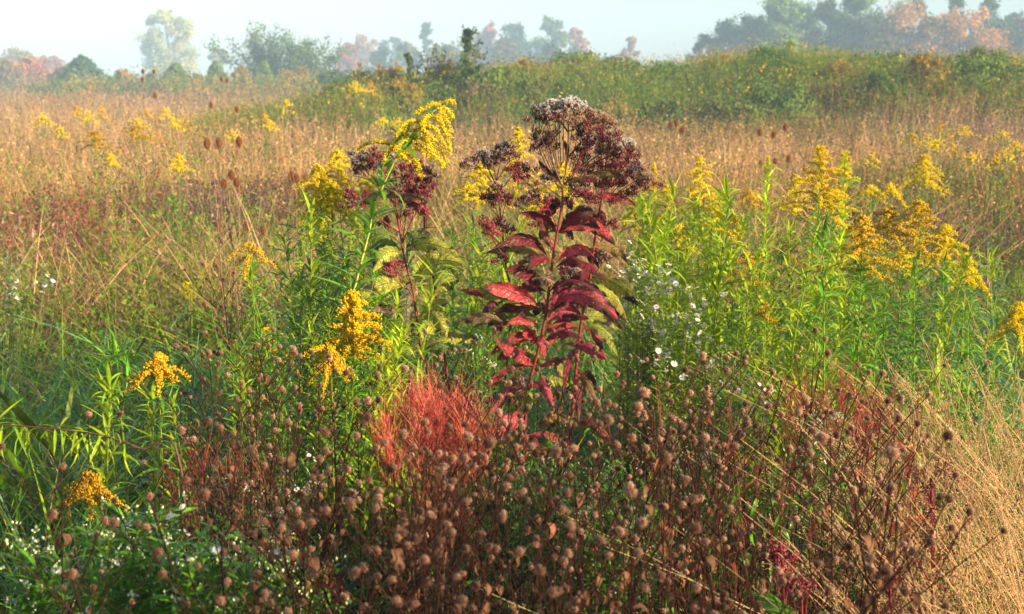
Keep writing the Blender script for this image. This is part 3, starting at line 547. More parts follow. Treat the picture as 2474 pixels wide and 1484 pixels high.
for a, k in [
    (('feathery yellow goldenrod drooping left of the bowing goldenrod', 812, 366, 4.9, 145, 175, YEL), dict(lean=(-.05, 0), arch=1.2)),
    (('feathery yellow goldenrod leftmost beside the bowing goldenrod', 768, 402, 4.8, 120, 130, YEL), dict(arch=1.2, lean=(-.05, 0), nb=30)),
    (('lower yellow green goldenrod plume beside the bowing stalk', 800, 440, 4.7, 110, 100, mixc(YEL, YGR, [.3])[0]), dict(arch=1.2, nb=26)),
    (('round golden goldenrod tuft left of the green stalks', 604, 588, 4.1, 110, 72, GB), dict(arch=1.15, nl=70, lean=(-.02, .0), elev=.6, brown=.1)),
    (('largest golden orange goldenrod, below the bowing goldenrod', 850, 716, 3.85, 165, 195, mixc(YEL, GLD, [.5])[0]), dict(arch=.8, nb=52, nl=70, fs=.0085, elev=.75, lean=(.02, -.1))),
    (('golden goldenrod cluster hanging right beside the largest one', 908, 790, 3.8, 60, 60, GB), dict(arch=1.2, nl=30)),
    (('golden goldenrod cluster low left under the largest one', 800, 850, 3.7, 90, 80, GB), dict(arch=1.2, nl=30, nb=22)),
    (('small golden goldenrod behind seed heads left of the largest one', 640, 792, 4.15, 95, 110, GB), dict(arch=1.2, elev=.6, nl=70)),
    (('golden goldenrod with drooping clusters at lower left', 382, 862, 3.3, 110, 90, GB), dict(arch=1.1, elev=.8, fs=.007, nb=30, nl=80, ll=.1)),
    (('brownish gold goldenrod low in the bottom left corner', 212, 1150, 2.9, 130, 110, GLD*.95), dict(arch=1.0, elev=.8, fs=.007, nb=34, nl=80, ll=.11, brown=.15)),
    (('tall yellow goldenrod plume directly behind the maroon joe pye weed', 1252, 312, 5.2, 95, 190, YEL), dict(arch=.9)),
    (('pale yellow goldenrod behind the thin grey joe pye heads', 1160, 396, 5.6, 90, 110, YEL), dict(arch=.8)),
    (('small lemon goldenrod between the two joe pye weeds', 1128, 445, 5.0, 55, 60, YEL), dict(arch=.7, nl=26)),
    (('goldenrod showing through the maroon joe pye stems', 1362, 395, 5.1, 100, 120, YEL), dict(arch=.9)),
    (('goldenrod peeping out behind the lower joe pye clusters', 1300, 470, 5.3, 90, 90, YEL), dict(arch=.9)),
    (('narrow lemon goldenrod spike right beside the maroon flowers', 1580, 398, 5.4, 34, 110, mixc(YEL, YGR, [.3])[0]), dict(arch=.3, elev=1.0)),
    (('bushy yellow goldenrod just right of the maroon leaves', 1545, 470, 5.5, 90, 110, YEL), dict(arch=.8)),
    (('lemon goldenrod with upright tips over the white asters', 1612, 450, 5.6, 60, 80, YEL), dict(arch=.6)),
    (('tall yellow goldenrod left of the lime leaved stalk', 1692, 380, 5.4, 76, 150, YEL), dict(arch=.7, nl=90, leafc=YGR*.85)),
    (('slender goldenrod with erect lime yellow leaves', 1856, 382, 5.5, 22, 70, mixc(YEL, YGR, [.4])[0]), dict(arch=.3, elev=1.1, nl=120, leafc=YGR*1.5, up=.35, ll=.10, lt0=.35)),
    (('tallest goldenrod on the right with layered olive gold plumes', 1984, 360, 4.9, 120, 185, mixc(YEL, GLD, [.35])[0]), dict(arch=.55, elev=.55, nb=44, brown=.12, nl=110, ll=.11)),
    (('yellow tipped goldenrod close behind the tallest right one', 2042, 368, 5.9, 44, 90, YEL), dict(arch=.5, nl=110, leafc=YGR*1.5, up=.3, ll=.12, lt0=.4)),
    (('wide golden brown goldenrod in front of the right group', 2086, 528, 4.55, 130, 165, mixc(YEL, GLD, [.6])[0]), dict(arch=.65, elev=.5, nb=46, brown=.18, nl=90, ll=.12)),
    (('golden brown goldenrod with ragged left plumes, right group', 2148, 505, 5.0, 105, 100, mixc(YEL, GLD, [.6])[0]), dict(arch=.6, elev=.5, nb=28, brown=.2)),
    (('pyramid shaped golden brown goldenrod, right group', 2222, 490, 4.95, 115, 150, mixc(YEL, GLD, [.5])[0]), dict(arch=.6, elev=.5, nb=36, brown=.18, nl=80, ll=.11)),
    (('brightest yellow goldenrod plume right of the golden brown ones', 2285, 548, 5.4, 100, 110, YEL), dict(arch=1.0, nb=36, fs=.0066)),
    (('yellow goldenrod with a hooked drooping tip at far right', 2335, 615, 5.1, 70, 90, YEL), dict(arch=1.2, nb=24, fs=.0066)),
    (('yellow goldenrod behind the pyramid shaped one', 2215, 600, 5.7, 70, 60, YEL), dict(arch=1.)),
    (('leaning golden goldenrod between white asters and right group', 1806, 612, 4.55, 76, 105, GLD*1.1), dict(arch=.8, brown=.2, lean=(.08, 0))),
    (('tiny bright goldenrod tip beside the leaning golden one', 1832, 612, 5.0, 30, 22, YEL), dict(arch=1., nl=40)),
    (('faded goldenrod low between the green stalks at right', 1850, 735, 4.3, 60, 60, GLD*.9), dict(arch=1., nl=30, brown=.3)),
    (('bright yellow goldenrod cut by the right edge', 2462, 735, 4.4, 90, 95, YEL), dict(arch=1.1, nb=30, fs=.0066)),
    (('yellow goldenrod behind the bowing goldenrod stem', 892, 425, 4.9, 70, 90, YEL), dict(arch=1.)),
    (('yellow goldenrod low behind the olive leaved joe pye weed', 1075, 600, 5.0, 60, 90, YEL), dict(arch=1.)),
    (('lime flowered young goldenrod alone in the left grass', 450, 686, 5.6, 46, 66, mixc(YEL, YGR, [.35])[0]), dict(arch=.2, elev=.8, nl=36, leafc=BGR)),
    (('lemon goldenrod among green stalks left of the leaning golden one', 1722, 470, 5.2, 60, 110, YEL), dict(arch=.6)),
    (('short lemon goldenrod over the white aster blooms', 1640, 545, 5.1, 60, 80, YEL), dict(arch=.7)),
    (('yellow goldenrod just left of the tallest right one', 1925, 425, 5.2, 70, 130, YEL), dict(arch=.6)),
    (('yellow goldenrod in the gap right of the tallest one', 2015, 455, 5.3, 70, 120, YEL), dict(arch=.6)),
    (('bright goldenrod low under the pyramid shaped one', 2180, 600, 4.9, 70, 90, YEL), dict(arch=.8)),
    (('thin lemon goldenrod left of the lime leaved stalk', 1775, 520, 5.3, 45, 100, YEL), dict(arch=.5)),
    (('lemon goldenrod deep between the asters and maroon plant', 1590, 520, 5.2, 50, 100, YEL), dict(arch=.6)),
    (('broad blurred goldenrod plume above the right meadow', 2234, 378, 8.2, 84, 90, YEL), dict(arch=1.0, group=GF)),
    (('flat blurred goldenrod left of the broad plume', 2105, 452, 8.0, 60, 36, YEL), dict(arch=.9, group=GF, nb=14)),
    (('blurred goldenrod spreading right of the flat one', 2150, 448, 8.0, 60, 40, YEL), dict(arch=1.1, group=GF, nb=14)),
    (('orange yellow blurred goldenrod in the tan grass', 430, 376, 9.0, 62, 62, YEL), dict(arch=.9, group=GF, elev=.8)),
    (('olive gold goldenrod left of the pair in the tan grass', 228, 322, 10.5, 76, 50, GLD*.8), dict(arch=.7, group=GF)),
    (('olive gold goldenrod right of the pair in the tan grass', 330, 308, 10.5, 80, 46, GLD*.8), dict(arch=.7, group=GF)),
    (('small yellow goldenrod under the olive gold pair', 266, 372, 9.5, 36, 40, YEL), dict(arch=.9, group=GF)),
    (('yellow green goldenrod between the right grass and brown field', 1812, 465, 7.5, 70, 50, GLD), dict(arch=.9, group=GF)),
    (('dull gold goldenrod low before the right grass', 1905, 590, 6.0, 70, 60, GLD*.9), dict(arch=.9, group=GF)),
]: goldenrod(*a, **k)
fx = [(185, 262, 15), (215, 275, 14), (105, 282, 17), (245, 262, 18), (400, 268, 16), (420, 290, 15), (355, 268, 18), (145, 310, 13), (330, 290, 16), (445, 285, 17), (650, 300, 14), (560, 320, 13), (640, 282, 18), (690, 245, 24), (855, 205, 32), (895, 200, 34), (925, 288, 17), (960, 290, 16),
      (2205, 332, 12), (2238, 335, 12), (2262, 345, 11.5), (2300, 352, 11.5), (2350, 378, 10.5), (2425, 368, 11), (2405, 385, 10), (2110, 378, 11), (2330, 310, 16), (2270, 300, 17), (2420, 320, 15), (2455, 350, 12.5)]
bp = []
for i, (px, py, D) in enumerate(fx):
    sd = 'left' if px < 1000 else 'right'
    lab = '%s from the left of the small blurred goldenrods in the %s field' % (ORD[sum(1 for q in fx if (q[0] < 1000) == (px < 1000) and q[0] < px)], sd)
    goldenrod(lab, px, py, D, 36+10*(i % 3), 26+8*(i % 2), YEL if i % 3 else GLD, group='small blurred goldenrods far in the field', nl=26, nb=10, ll=.11, thick=.5, sp=.006, fs=.006+.0006*D)
# green flowerless goldenrod stalks: prototypes and copies
def stalk(h, col, ll, n, up, lw=1.0):
    root = thing('green_stalk', 'x', 'leafy plant', Z0); path = path_from([Z0, [rng.uniform(-.05, .05), rng.uniform(-.05, .05), h*.5], [rng.uniform(-.12, .12), rng.uniform(-.1, .1), h]], 14)
    st = MB(); st.tubes(path[None], np.linspace(.0032, .001, 14)[None], jit(YGR*.7, 1), 5); lf = MB(); leaves_on(lf, path, int(n*1.3), .2, 1.0, ll, col, up=up, lw=lw)
    st.build('stem', M_STEM, root); lf.build('foliage', M_LEAF, root); return root
SP = [stalk(1., GRN*1.4, .10, 90, .1), stalk(1., YGR*.95, .12, 80, .2), stalk(1., YGR*1.1, .09, 110, .25), stalk(1., BGR*1.3, .11, 70, 0), stalk(1., YGR*1.35, .11, 90, .3), stalk(1., GRN*1.3, .11, 70, -.1, .8)]
zones = [('behind the bowing goldenrod', 700, 940, 4.4, 5.4, 510, 720, 26, (0, 1, 2, 3)), ('right of the round golden tuft', 600, 1010, 3.9, 4.6, 640, 840, 14, (0, 1, 2, 5)), ('between the two joe pye weeds', 1100, 1250, 4.7, 5.4, 540, 700, 10, (0, 1, 4)),
         ('before the goldenrods right of the asters', 1530, 1760, 4.7, 5.6, 440, 640, 30, (1, 2, 4)), ('under the wide golden brown goldenrod', 1780, 2120, 4.2, 5.4, 520, 780, 30, (0, 1, 2, 4)),
         ('below the brightest goldenrod at far right', 2120, 2420, 4.6, 5.6, 590, 760, 24, (0, 1, 3)), ('low beneath the largest golden orange goldenrod', 860, 1010, 3.7, 4.2, 780, 900, 5, (1, 4, 1)),
         ('at lower left beside the drooping golden clusters', 180, 640, 3.2, 3.9, 840, 1010, 7, (1, 5, 1)), ('in the shade left of the largest goldenrod', 560, 740, 3.9, 4.5, 760, 960, 6, (0, 3, 5))]
first = set()
for zt, x0, x1, d0, d1, y0, y1, n, ks in zones:
    it = sorted([(x0+(x1-x0)*(i+.5)/n+rng.uniform(-15, 15), rng.uniform(d0, d1), rng.uniform(y0, y1)) for i in range(n)])
    for i, (px, D, py) in enumerate(it):
        t = P(px, py, D); k = ks[i % len(ks)]; s_ = t[2]-float(hz(t[0], D)); lab = '%s from left of leafy stalks %s' % (ORD[i], zt)
        if k not in first: first.add(k); r = SP[k]; r.location = (t[0], D, 0); r.scale = (s_,)*3; r['label'] = lab; r['group'] = 'leafy green stalks without flowers'
        else: dup(SP[k], (t[0], D, 0), rng.uniform(0, 6.28), s_, lab, 'leafy green stalks without flowers')
# ================================================================== JOE PYE WEED
def big_leaf(root, org, base, ctrl, tip, w, col, D, dt, F=Z3, roll=0.0, label=None, fold=.55):
    tip = (tip[0], tip[1]+28); p0, p1, p2 = F(*base, D), F(*ctrl, D+dt*.5), F(*tip, D+dt)
    return _leafgeo(root, org, p0, p1, p2, w*.43/1.85*.6185/FPX*D, col, roll, fold)
def _leafgeo(root, org, p0, p1, p2, wh, col, roll=0., fold=.5):
    n = 17; s_ = np.linspace(0, 1, n)[:, None]
    c = (1-s_)**2*p0+2*s_*(1-s_)*p1+s_*s_*p2; t = nrm(np.gradient(c, axis=0)); s = s_[:, 0]
    ww = wh*np.clip(np.where(s < .12, s*1.6, .19+np.sin(np.pi*np.clip((s-.12)/.88, 0, 1))**.8), 0, 1.15)*np.where(s > .9, (1-s)*7+.3, 1)
    view = nrm(c-np.array([0, 0, EYE])); side = nrm(np.cross(t, view)); nn = np.cross(side, t)   # blade turned by roll out of the broad side
    rl = roll+np.linspace(0, 1, n)[:, None]*rng.uniform(-1.1, 1.1); side = side*np.cos(rl)+nn*np.sin(rl); nn = nrm(np.cross(t, side)); nn = nn*np.sign(nn[:, 2:3]+1e-6)
    ph = rng.uniform(0, 6); us = np.array([-1, -.62, -.25, 0, .25, .62, 1.]); V = []; W = []
    for i in range(n):
        for u in us:
            rag = 1+(.10*math.sin(i*2.9+u*3)+.06*math.sin(i*5.3+ph))*(abs(u) > .9)
            V.append(c[i]+side[i]*ww[i]*u*rag-nn[i]*ww[i]*(abs(u)**1.6)*fold+nn[i]*ww[i]*(.2*math.sin(i*1.1+u*2+ph)*(abs(u) > .5)+.06*math.sin(i*3.1+u*5+ph))); W.append((u+1e-4, s[i]))
    q = []
    for i in range(n-1):
        for j in range(6): a = i*7+j; q.append((a, a+1, a+8, a+7))
    mb = MB(); mb.raw(np.array(V), q, None, np.asarray(col)*rng.uniform(.85, 1.15), np.array(W))
    o = mb.build('leaf', M_BIG, root, org)
    return o
FR = np.array([.24, .018, .035])
def leaf3(root, org, p0, d, L, w, col, droop=.55, roll=0.):
    F = lambda q, _a, D: q
    mids = p0+d*L*.55+np.array([0, 0, L*.12]); tip = p0+d*L-np.array([0, 0, L*droop])
    _leafgeo(root, org, p0, mids, tip, w, col, roll, .6)
def cluster(root, org, c, foot, r, kind, n=34):
    """one flower cluster: forked twigs, narrow dry bracts, seed fluff"""
    mb = MB(); fz = MB()
    m = 7; sub = c+rng.normal(size=(m, 3))*r*np.array([.6, .6, .32]); sub[:, 2] = c[2]+(sub[:, 2]-c[2])-.25*((sub[:, :2]-c[:2])**2).sum(1)/r
    neck = c*.72+foot*.28; neck[:2] = c[:2]*.8+foot[:2]*.2; neck = neck if np.linalg.norm(c-foot) > r*2 else foot
    tc = {'dark': BRN*.7, 'maroon': MAR*1.3, 'white': BRN*.8, 'tan': BRN, 'pink': MAR*1.6, 'grey': BRN*.6}[kind]
    mb.tubes(path_from([foot, neck*.6+foot*.4, neck], 5)[None], np.linspace(.0017, .0011, 5)[None], jit(tc, 1), 4)
    mb.tubes(np.stack([np.repeat(neck[None], m, 0), (neck+sub)/2-[0, 0, r*.1], sub], 1), .0007, jit(tc, m), 3)
    k = n*m; own = rng.integers(0, m, k); q = sub[own]+rng.normal(size=(k, 3))*r*.16
    d = nrm(q-(sub[own]-[0, 0, r*.35])+[0, 0, r*.1]); L = U(.0075, .013, k)
    bc = {'dark': np.array([.075, .035, .028]), 'maroon': np.array([.15, .022, .028]), 'white': np.array([.10, .05, .035]), 'tan': np.array([.16, .08, .05]), 'pink': np.array([.34, .06, .07]), 'grey': np.array([.06, .035, .035])}[kind]
    C = jit(bc, k, .35, .15); sel = U(0, 1, k) < .25; C[sel] = jit(FR*1.1, int(sel.sum()), .3, .1)
    mb.inst(SPIN, frames(d), q, np.stack([L*.3, L, L*.3], -1), C)
    fr = {'dark': .22, 'maroon': .05, 'white': 2.8, 'tan': 2.0, 'pink': 0, 'grey': .9}[kind]
    if fr:
        kf = int(k*fr); own = rng.integers(0, k, kf); q0 = q[own]+d[own]*L[own, None]*.8; ss = 8
        q1 = np.repeat(q0, ss, 0); dd = nrm(np.repeat(d[own], ss, 0)+rng.normal(size=(kf*ss, 3))*.75); LL = U(.0035, .0065, kf*ss)
        fc = {'white': np.array([.72, .68, .62]), 'tan': np.array([.60, .42, .26]), 'grey': np.array([.5, .47, .46])}.get(kind, np.array([.55, .45, .36]))
        Pt = curve(q1, dd, LL, rng.normal(size=(kf*ss, 3))*.1, 2)
        fz.ribbons(Pt, np.array([[.0006, .0002]]), nrm(np.cross(dd, rng.normal(size=dd.shape))), jit(np.repeat(jit(fc, kf, .2), ss, 0), kf*ss, .1, .03))
    o = mb.build('flower_cluster', M_STEM, root, org)
    if fr: fz.build('fluff', M_FLUFF, o, org)
    if fr: o.children[0].parent = o
    return o
def joe_stem(mb, pts, r0, r1, col, F, D):
    p = path_from([F(*q[:2], D+(q[2] if len(q) > 2 else 0)) for q in pts], 4*len(pts)); mb.tubes(p[None], np.linspace(r0, r1, len(p))[None], jit(col, 1), 8); return p
def maroon_joe():
    D = 4.45; b = P(1262, 1040, D); b = np.array([b[0], D, 0.]); root = thing('joe_pye_weed', 'tall maroon joe pye weed with wine red leaves at the centre', 'joe pye weed', b, 'joe pye weeds gone to seed')
    st = MB(); SR = np.array([.20, .022, .018])
    low = path_from([b, b+[0, 0, .35], Z3(1340, 1450, D), Z3(1380, 1230, D), Z3(1440, 1000, D), Z3(1490, 740, D), Z3(1530, 410, D), Z3(1565, 200, D), Z3(1600, 0, D), Z2(1605, 1360, D)], 40)
    st.tubes(low[None], np.linspace(.0062, .0034, 40)[None], jit(SR, 1), 9)
    for pts in [[(1605, 1360), (1640, 1150), (1645, 960), (1650, 860)], [(1605, 1360), (1560, 1250), (1500, 1100), (1480, 1000)], [(1640, 1150), (1720, 1050), (1840, 920)], [(1605, 1360), (1700, 1240), (1870, 1120), (1960, 1040)],
                [(1645, 960), (1590, 880), (1550, 800)], [(1645, 900), (1720, 840), (1760, 780)], [(1690, 1250), (1900, 1150), (2050, 1100)], [(1605, 1360), (1560, 1330), (1520, 1270)]]:
        joe_stem(st, pts, .003, .0016, BRN if rng.uniform() < .5 else SR*.7, Z2, D)
    # a second stem close behind carrying the right side clusters
    b2 = b+[.12, .12, 0]; p2 = path_from([b2, P(1395, 860, D+.1), P(1420, 700, D+.1), P(1440, 560, D+.1), P(1455, 470, D+.08)], 24); st.tubes(p2[None], np.linspace(.006, .003, 24)[None], jit(SR*1.1, 1), 8)
    b3 = b+[-.14, .1, 0]; p3 = path_from([b3, P(1232, 800, D+.1), P(1222, 640, D+.08), P(1205, 480, D+.06), P(1198, 440, D+.05)], 24); st.tubes(p3[None], np.linspace(.004, .002, 24)[None], jit(BRN*.8, 1), 6)
    st.build('stem', M_STEM, root, b)
    fw = [(1318, 268, 'grey', .03), (1296, 288, 'dark', .026), (1338, 252, 'white', .032), (1362, 247, 'white', .034), (1388, 256, 'white', .03), (1350, 276, 'white', .03), (1376, 284, 'tan', .034), (1402, 290, 'tan', .034), (1330, 285, 'dark', .026), (1425, 272, 'dark', .02),
          (1452, 282, 'tan', .026), (1458, 306, 'tan', .028), (1432, 300, 'maroon', .03), (1408, 318, 'dark', .03), (1300, 330, 'dark', .03), (1320, 325, 'tan', .026), (1326, 348, 'pink', .022), (1300, 352, 'maroon', .022), (1470, 335, 'dark', .03), (1445, 330, 'maroon', .028),
          (1492, 330, 'dark', .022), (1420, 345, 'maroon', .03), (1465, 358, 'tan', .028), (1508, 352, 'white', .024), (1520, 362, 'dark', .024), (1490, 372, 'maroon', .03), (1515, 385, 'maroon', .03), (1442, 375, 'dark', .03), (1400, 372, 'maroon', .028), (1535, 402, 'grey', .028),
          (1552, 420, 'tan', .028), (1568, 440, 'maroon', .026), (1512, 412, 'maroon', .03), (1485, 405, 'maroon', .028), (1540, 440, 'dark', .026), (1455, 408, 'maroon', .028), (1418, 402, 'dark', .026), (1500, 440, 'maroon', .028), (1395, 440, 'dark', .028), (1432, 442, 'maroon', .028),
          (1466, 440, 'pink', .026), (1388, 462, 'dark', .026), (1335, 425, 'grey', .02), (1415, 470, 'maroon', .028), (1450, 475, 'maroon', .028), (1490, 475, 'pink', .026), (1520, 470, 'maroon', .024)]
    for x, y, k, r in fw:
        c = P(x, y, D+rng.uniform(-.07, .07)); foot = samp(low, [.98])[0] if y < 380 and x < 1440 else (p2[-1] if x > 1430 else low[-1])
        f = foot*.62+c*.38; f[2] -= .02; cluster(root, b, c, f, r*1.1, k)
    for x, y, k, r in [(1146, 388, 'dark', .028), (1168, 380, 'grey', .026), (1190, 372, 'dark', .026), (1214, 366, 'grey', .03), (1234, 376, 'dark', .026), (1176, 394, 'dark', .022), (1248, 405, 'maroon', .026), (1270, 412, 'dark', .028), (1262, 428, 'maroon', .024), (1170, 478, 'maroon', .026), (1196, 484, 'dark', .026),
                       (1222, 482, 'maroon', .024), (1200, 455, 'dark', .02), (1262, 478, 'dark', .026), (1290, 476, 'maroon', .026), (1318, 482, 'maroon', .026), (1160, 545, 'maroon', .026), (1182, 556, 'pink', .022), (1205, 540, 'pink', .026), (1222, 552, 'dark', .024), (1305, 535, 'dark', .022), (1212, 622, 'dark', .022),
                       (1288, 668, 'maroon', .02), (1322, 672, 'tan', .022), (1368, 668, 'maroon', .026), (1390, 662, 'dark', .026), (1148, 712, 'pink', .02), (1448, 535, 'pink', .024), (1475, 540, 'maroon', .026), (1462, 618, 'dark', .026), (1188, 925, 'pink', .022), (1225, 945, 'dark', .026), (1250, 920, 'dark', .026), (1210, 960, 'maroon', .026)]:
        c = P(x, y, D+rng.uniform(-.05, .1)); st_ = p3 if x < 1260 else (p2 if x > 1400 else low); i = int(np.argmin(np.abs(st_[:, 2]-(c[2]-.09)))); cluster(root, b, c, st_[i], r, k)
    DR = np.array([.22, .016, .03]); PK = np.array([.70, .09, .13]); RB = np.array([.55, .06, .07]); OL = np.array([.46, .46, .05]); OB = np.array([.36, .22, .06]); DB = np.array([.10, .02, .02])
    for st_, zs in ((low, np.linspace(.46, 1.3, 11)), (p2, np.linspace(.5, 1.25, 9)), (p3, np.linspace(.5, 1.0, 5))):
        for zq in zs:
            i0 = int(np.argmin(np.abs(st_[:, 2]-zq)))
            for k_ in range(2 if st_ is p3 else 3):
                aa = rng.uniform(0, 6.28); dd = az(np.array([aa]), np.array([rng.uniform(.1, .6)]))[0]; cl = ([DR, DR*1.3, DB*1.4, DR] if zq > .95 else [PK*.9, RB, DR*1.4, RB*.8, OL*.8, OB])[int(rng.integers(0, 4 if (zq > .95 or st_ is low and zq > .8) else 6))]
                leaf3(root, b, st_[i0], dd, rng.uniform(.11, .19)*(1.1 if zq < 1.1 else .8), rng.uniform(.010, .017), cl, rng.uniform(.35, .9), rng.uniform(-.5, .5))
    for a in [((1570, 210), (1690, -10), (1880, 150), 105, DR, -.1, .3), ((1590, 200), (1800, 60), (1985, 265), 90, RB, -.05, -.6), ((1560, 200), (1500, 20), (1280, 30), 90, DR*1.3, -.08, .5), ((1550, 330), (1460, 250), (1450, 60), 60, RB, .06, .2),
              ((1540, 440), (1690, 210), (1850, 375), 85, PK, -.06, -.4), ((1545, 470), (1680, 290), (1945, 535), 100, DR*1.25, -.12, .35), ((1500, 390), (1370, 130), (1100, 285), 100, DR, -.1, .4), ((1480, 400), (1300, 240), (1020, 330), 80, OB, .1, .3), ((1450, 670), (1400, 430), (1180, 440), 110, DR*1.2, -.06, .2),
              ((1500, 745), (1740, 510), (2015, 820), 125, PK, -.16, -.1), ((1470, 770), (1230, 560), (1015, 575), 120, RB*1.1, -.1, .2), ((1510, 880), (1660, 770), (1800, 800), 60, DR*1.5, -.08, .5), ((1490, 880), (1560, 690), (1740, 770), 130, PK*.9, -.02, -.1), ((1460, 900), (1300, 780), (1200, 840), 70, RB, -.05, .3),
              ((1420, 1030), (1370, 900), (1330, 850), 95, RB*1.1, -.05, 0), ((1450, 1010), (1600, 860), (1745, 940), 80, DR*1.6, -.1, .4), ((1420, 1180), (1250, 1090), (1110, 930), 85, RB, -.08, .2), ((1600, 1010), (1790, 1000), (1925, 1095), 80, PK*.9, -.12, -.2), ((1400, 1190), (1560, 1100), (1720, 1050), 80, RB*.8, -.05, .5),
              ((1430, 1210), (1490, 1290), (1500, 1400), 90, np.array([.4, .13, .08]), -.06, 0), ((1300, 1230), (1250, 1330), (1150, 1400), 70, RB, .02, .1), ((1760, 560), (1960, 470), (2175, 720), 115, OL*.95, -.05, -.3), ((1680, 850), (1860, 740), (2050, 890), 90, OL*1.1, -.02, .2), ((1700, 880), (1950, 840), (2000, 1070), 90, OL*.8, -.08, .3),
              ((1820, 590), (1990, 590), (2070, 830), 80, OL*.9, .05, .4), ((1800, 320), (1950, 230), (2080, 420), 80, OB, .0, .4), ((1420, 760), (1150, 620), (860, 590), 90, OL*.9, .1, .4), ((1440, 830), (1200, 700), (1060, 860), 90, OL*.6, .12, .2), ((1210, 870), (1000, 760), (850, 830), 85, np.array([.34, .2, .09]), .05, 0),
              ((1380, 1330), (1550, 1190), (1700, 1330), 90, OL*.8, .06, .3), ((1350, 1380), (1230, 1280), (1090, 1420), 90, OL*.8, .0, .3), ((1650, 640), (1560, 560), (1540, 700), 60, DR*1.5, -.05, .3), ((1700, 560), (1820, 560), (1930, 640), 70, DB*1.5, -.02, .5), ((1540, 60), (1430, -60), (1420, 160), 55, RB, .0, .2)]:
        big_leaf(root, b, a[0], a[1], a[2], a[3], a[4], D, a[5], Z3, a[6])
    for a in [((1600, 1330), (1480, 1240), (1430, 1130), 45, np.array([.12, .05, .03]), -.05, .3), ((1600, 1340), (1700, 1260), (1900, 1290), 50, DR*.9, -.05, .5), ((1650, 1200), (1640, 1050), (1600, 960), 30, BRN, 0, 0), ((1700, 1290), (1950, 1210), (2060, 1280), 60, OB, 0, .5), ((1780, 1440), (1960, 1370), (2140, 1470), 60, RB*.8, .05, .6)]:
        big_leaf(root, b, a[0], a[1], a[2], a[3], a[4], D, a[5], Z2, a[6])
maroon_joe()
def olive_joe():
    D = 4.5; b = P(1040, 1000, D); b = np.array([b[0], D, 0.]); root = thing('joe_pye_weed', 'joe pye weed with olive leaves and red stem left of centre', 'joe pye weed', b, 'joe pye weeds gone to seed')
    st = MB(); SR = np.array([.20, .035, .02]); low = path_from([b, Z3(630, 1250, D), Z3(590, 1080, D), Z3(550, 850, D), Z3(520, 620, D), Z3(455, 370, D), Z3(405, 50, D), Z2(400, 1440, D), Z2(400, 1250, D)], 36)
    st.tubes(low[None], np.linspace(.005, .0026, 36)[None], jit(SR, 1), 8); b2 = b+[.14, .15, 0]
    p2 = path_from([b2, Z3(690, 680, D+.1), Z3(620, 320, D+.1), Z3(600, 100, D+.1)], 20); st.tubes(p2[None], np.linspace(.005, .0025, 20)[None], jit(SR*.7, 1), 7); st.build('stem', M_STEM, root, b)
    for x, y, k, r in [(862, 386, 'grey', .03), (880, 376, 'dark', .028), (898, 388, 'dark', .028), (915, 380, 'maroon', .026), (868, 400, 'grey', .028), (890, 408, 'maroon', .026), (845, 470, 'maroon', .022), (868, 482, 'maroon', .026), (850, 488, 'dark', .022), (975, 405, 'maroon', .026), (1002, 400, 'maroon', .026), (1024, 415, 'dark', .026), (1036, 440, 'maroon', .024),
                       (1010, 438, 'pink', .026), (985, 435, 'maroon', .028), (960, 425, 'dark', .026), (970, 460, 'maroon', .028), (1000, 465, 'pink', .026), (1028, 468, 'maroon', .026), (945, 460, 'dark', .024), (1010, 490, 'maroon', .022), (1030, 512, 'pink', .022), (1000, 508, 'maroon', .022), (985, 488, 'dark', .022), (930, 395, 'dark', .026), (942, 650, 'pink', .022), (958, 638, 'pink', .02), (930, 540, 'maroon', .02)]:
        c = P(x, y, D+rng.uniform(-.05, .08)); s_ = p2 if x > 1015 else low; i = int(np.argmin(np.abs(s_[:, 2]-(c[2]-.12)))); cluster(root, b, c, s_[i], r, k)
    OL = np.array([.50, .48, .06]); DG = np.array([.16, .22, .03]); TB = np.array([.36, .25, .12])
    for a in [((465, 360), (580, 190), (850, 345), 85, OL, -.1, .4), ((470, 330), (520, 170), (670, 275), 90, DG*.8, -.03, .3), ((440, 360), (320, 280), (225, 460), 75, OL*.9, -.08, .3), ((430, 330), (330, 250), (190, 310), 60, DG, .06, .4), ((520, 600), (600, 330), (885, 400), 105, OL*1.2, -.12, -.2), ((500, 610), (320, 490), (145, 665), 90, OL*1.1, -.1, -.3),
              ((505, 620), (450, 700), (490, 880), 75, np.array([.22, .2, .1]), -.05, 0), ((680, 590), (720, 410), (895, 450), 75, DG*1.4, .05, .3), ((680, 640), (770, 500), (850, 530), 110, OL*.95, .03, .1), ((560, 830), (640, 690), (775, 675), 70, OL*1.1, -.05, .4), ((570, 850), (700, 720), (765, 940), 70, OL, -.1, .2), ((545, 850), (400, 690), (200, 740), 75, TB, -.05, .4),
              ((585, 1060), (700, 960), (860, 1060), 85, DG*1.6, -.05, .4), ((580, 1070), (450, 980), (300, 1090), 80, DG*1.5, -.05, .4), ((620, 330), (720, 230), (830, 330), 70, OL*.9, .1, .4), ((600, 830), (640, 800), (690, 930), 80, OL*1.2, .05, 0), ((545, 860), (480, 900), (400, 960), 60, np.array([.3, .12, .06]), -.04, .2), ((680, 1000), (800, 900), (1000, 950), 80, OL*.7, .05, .5)]:
        big_leaf(root, b, a[0], a[1], a[2], a[3]*1.5, a[4], D, a[5], Z3, a[6])
    for a in [((400, 1440), (520, 1380), (650, 1450), 60, np.array([.3, .12, .06]), -.03, .4), ((400, 1440), (250, 1380), (120, 1460), 50, TB, .03, .4)]:
        big_leaf(root, b, a[0], a[1], a[2], a[3]*1.5, a[4], D, a[5], Z2, a[6])
olive_joe()
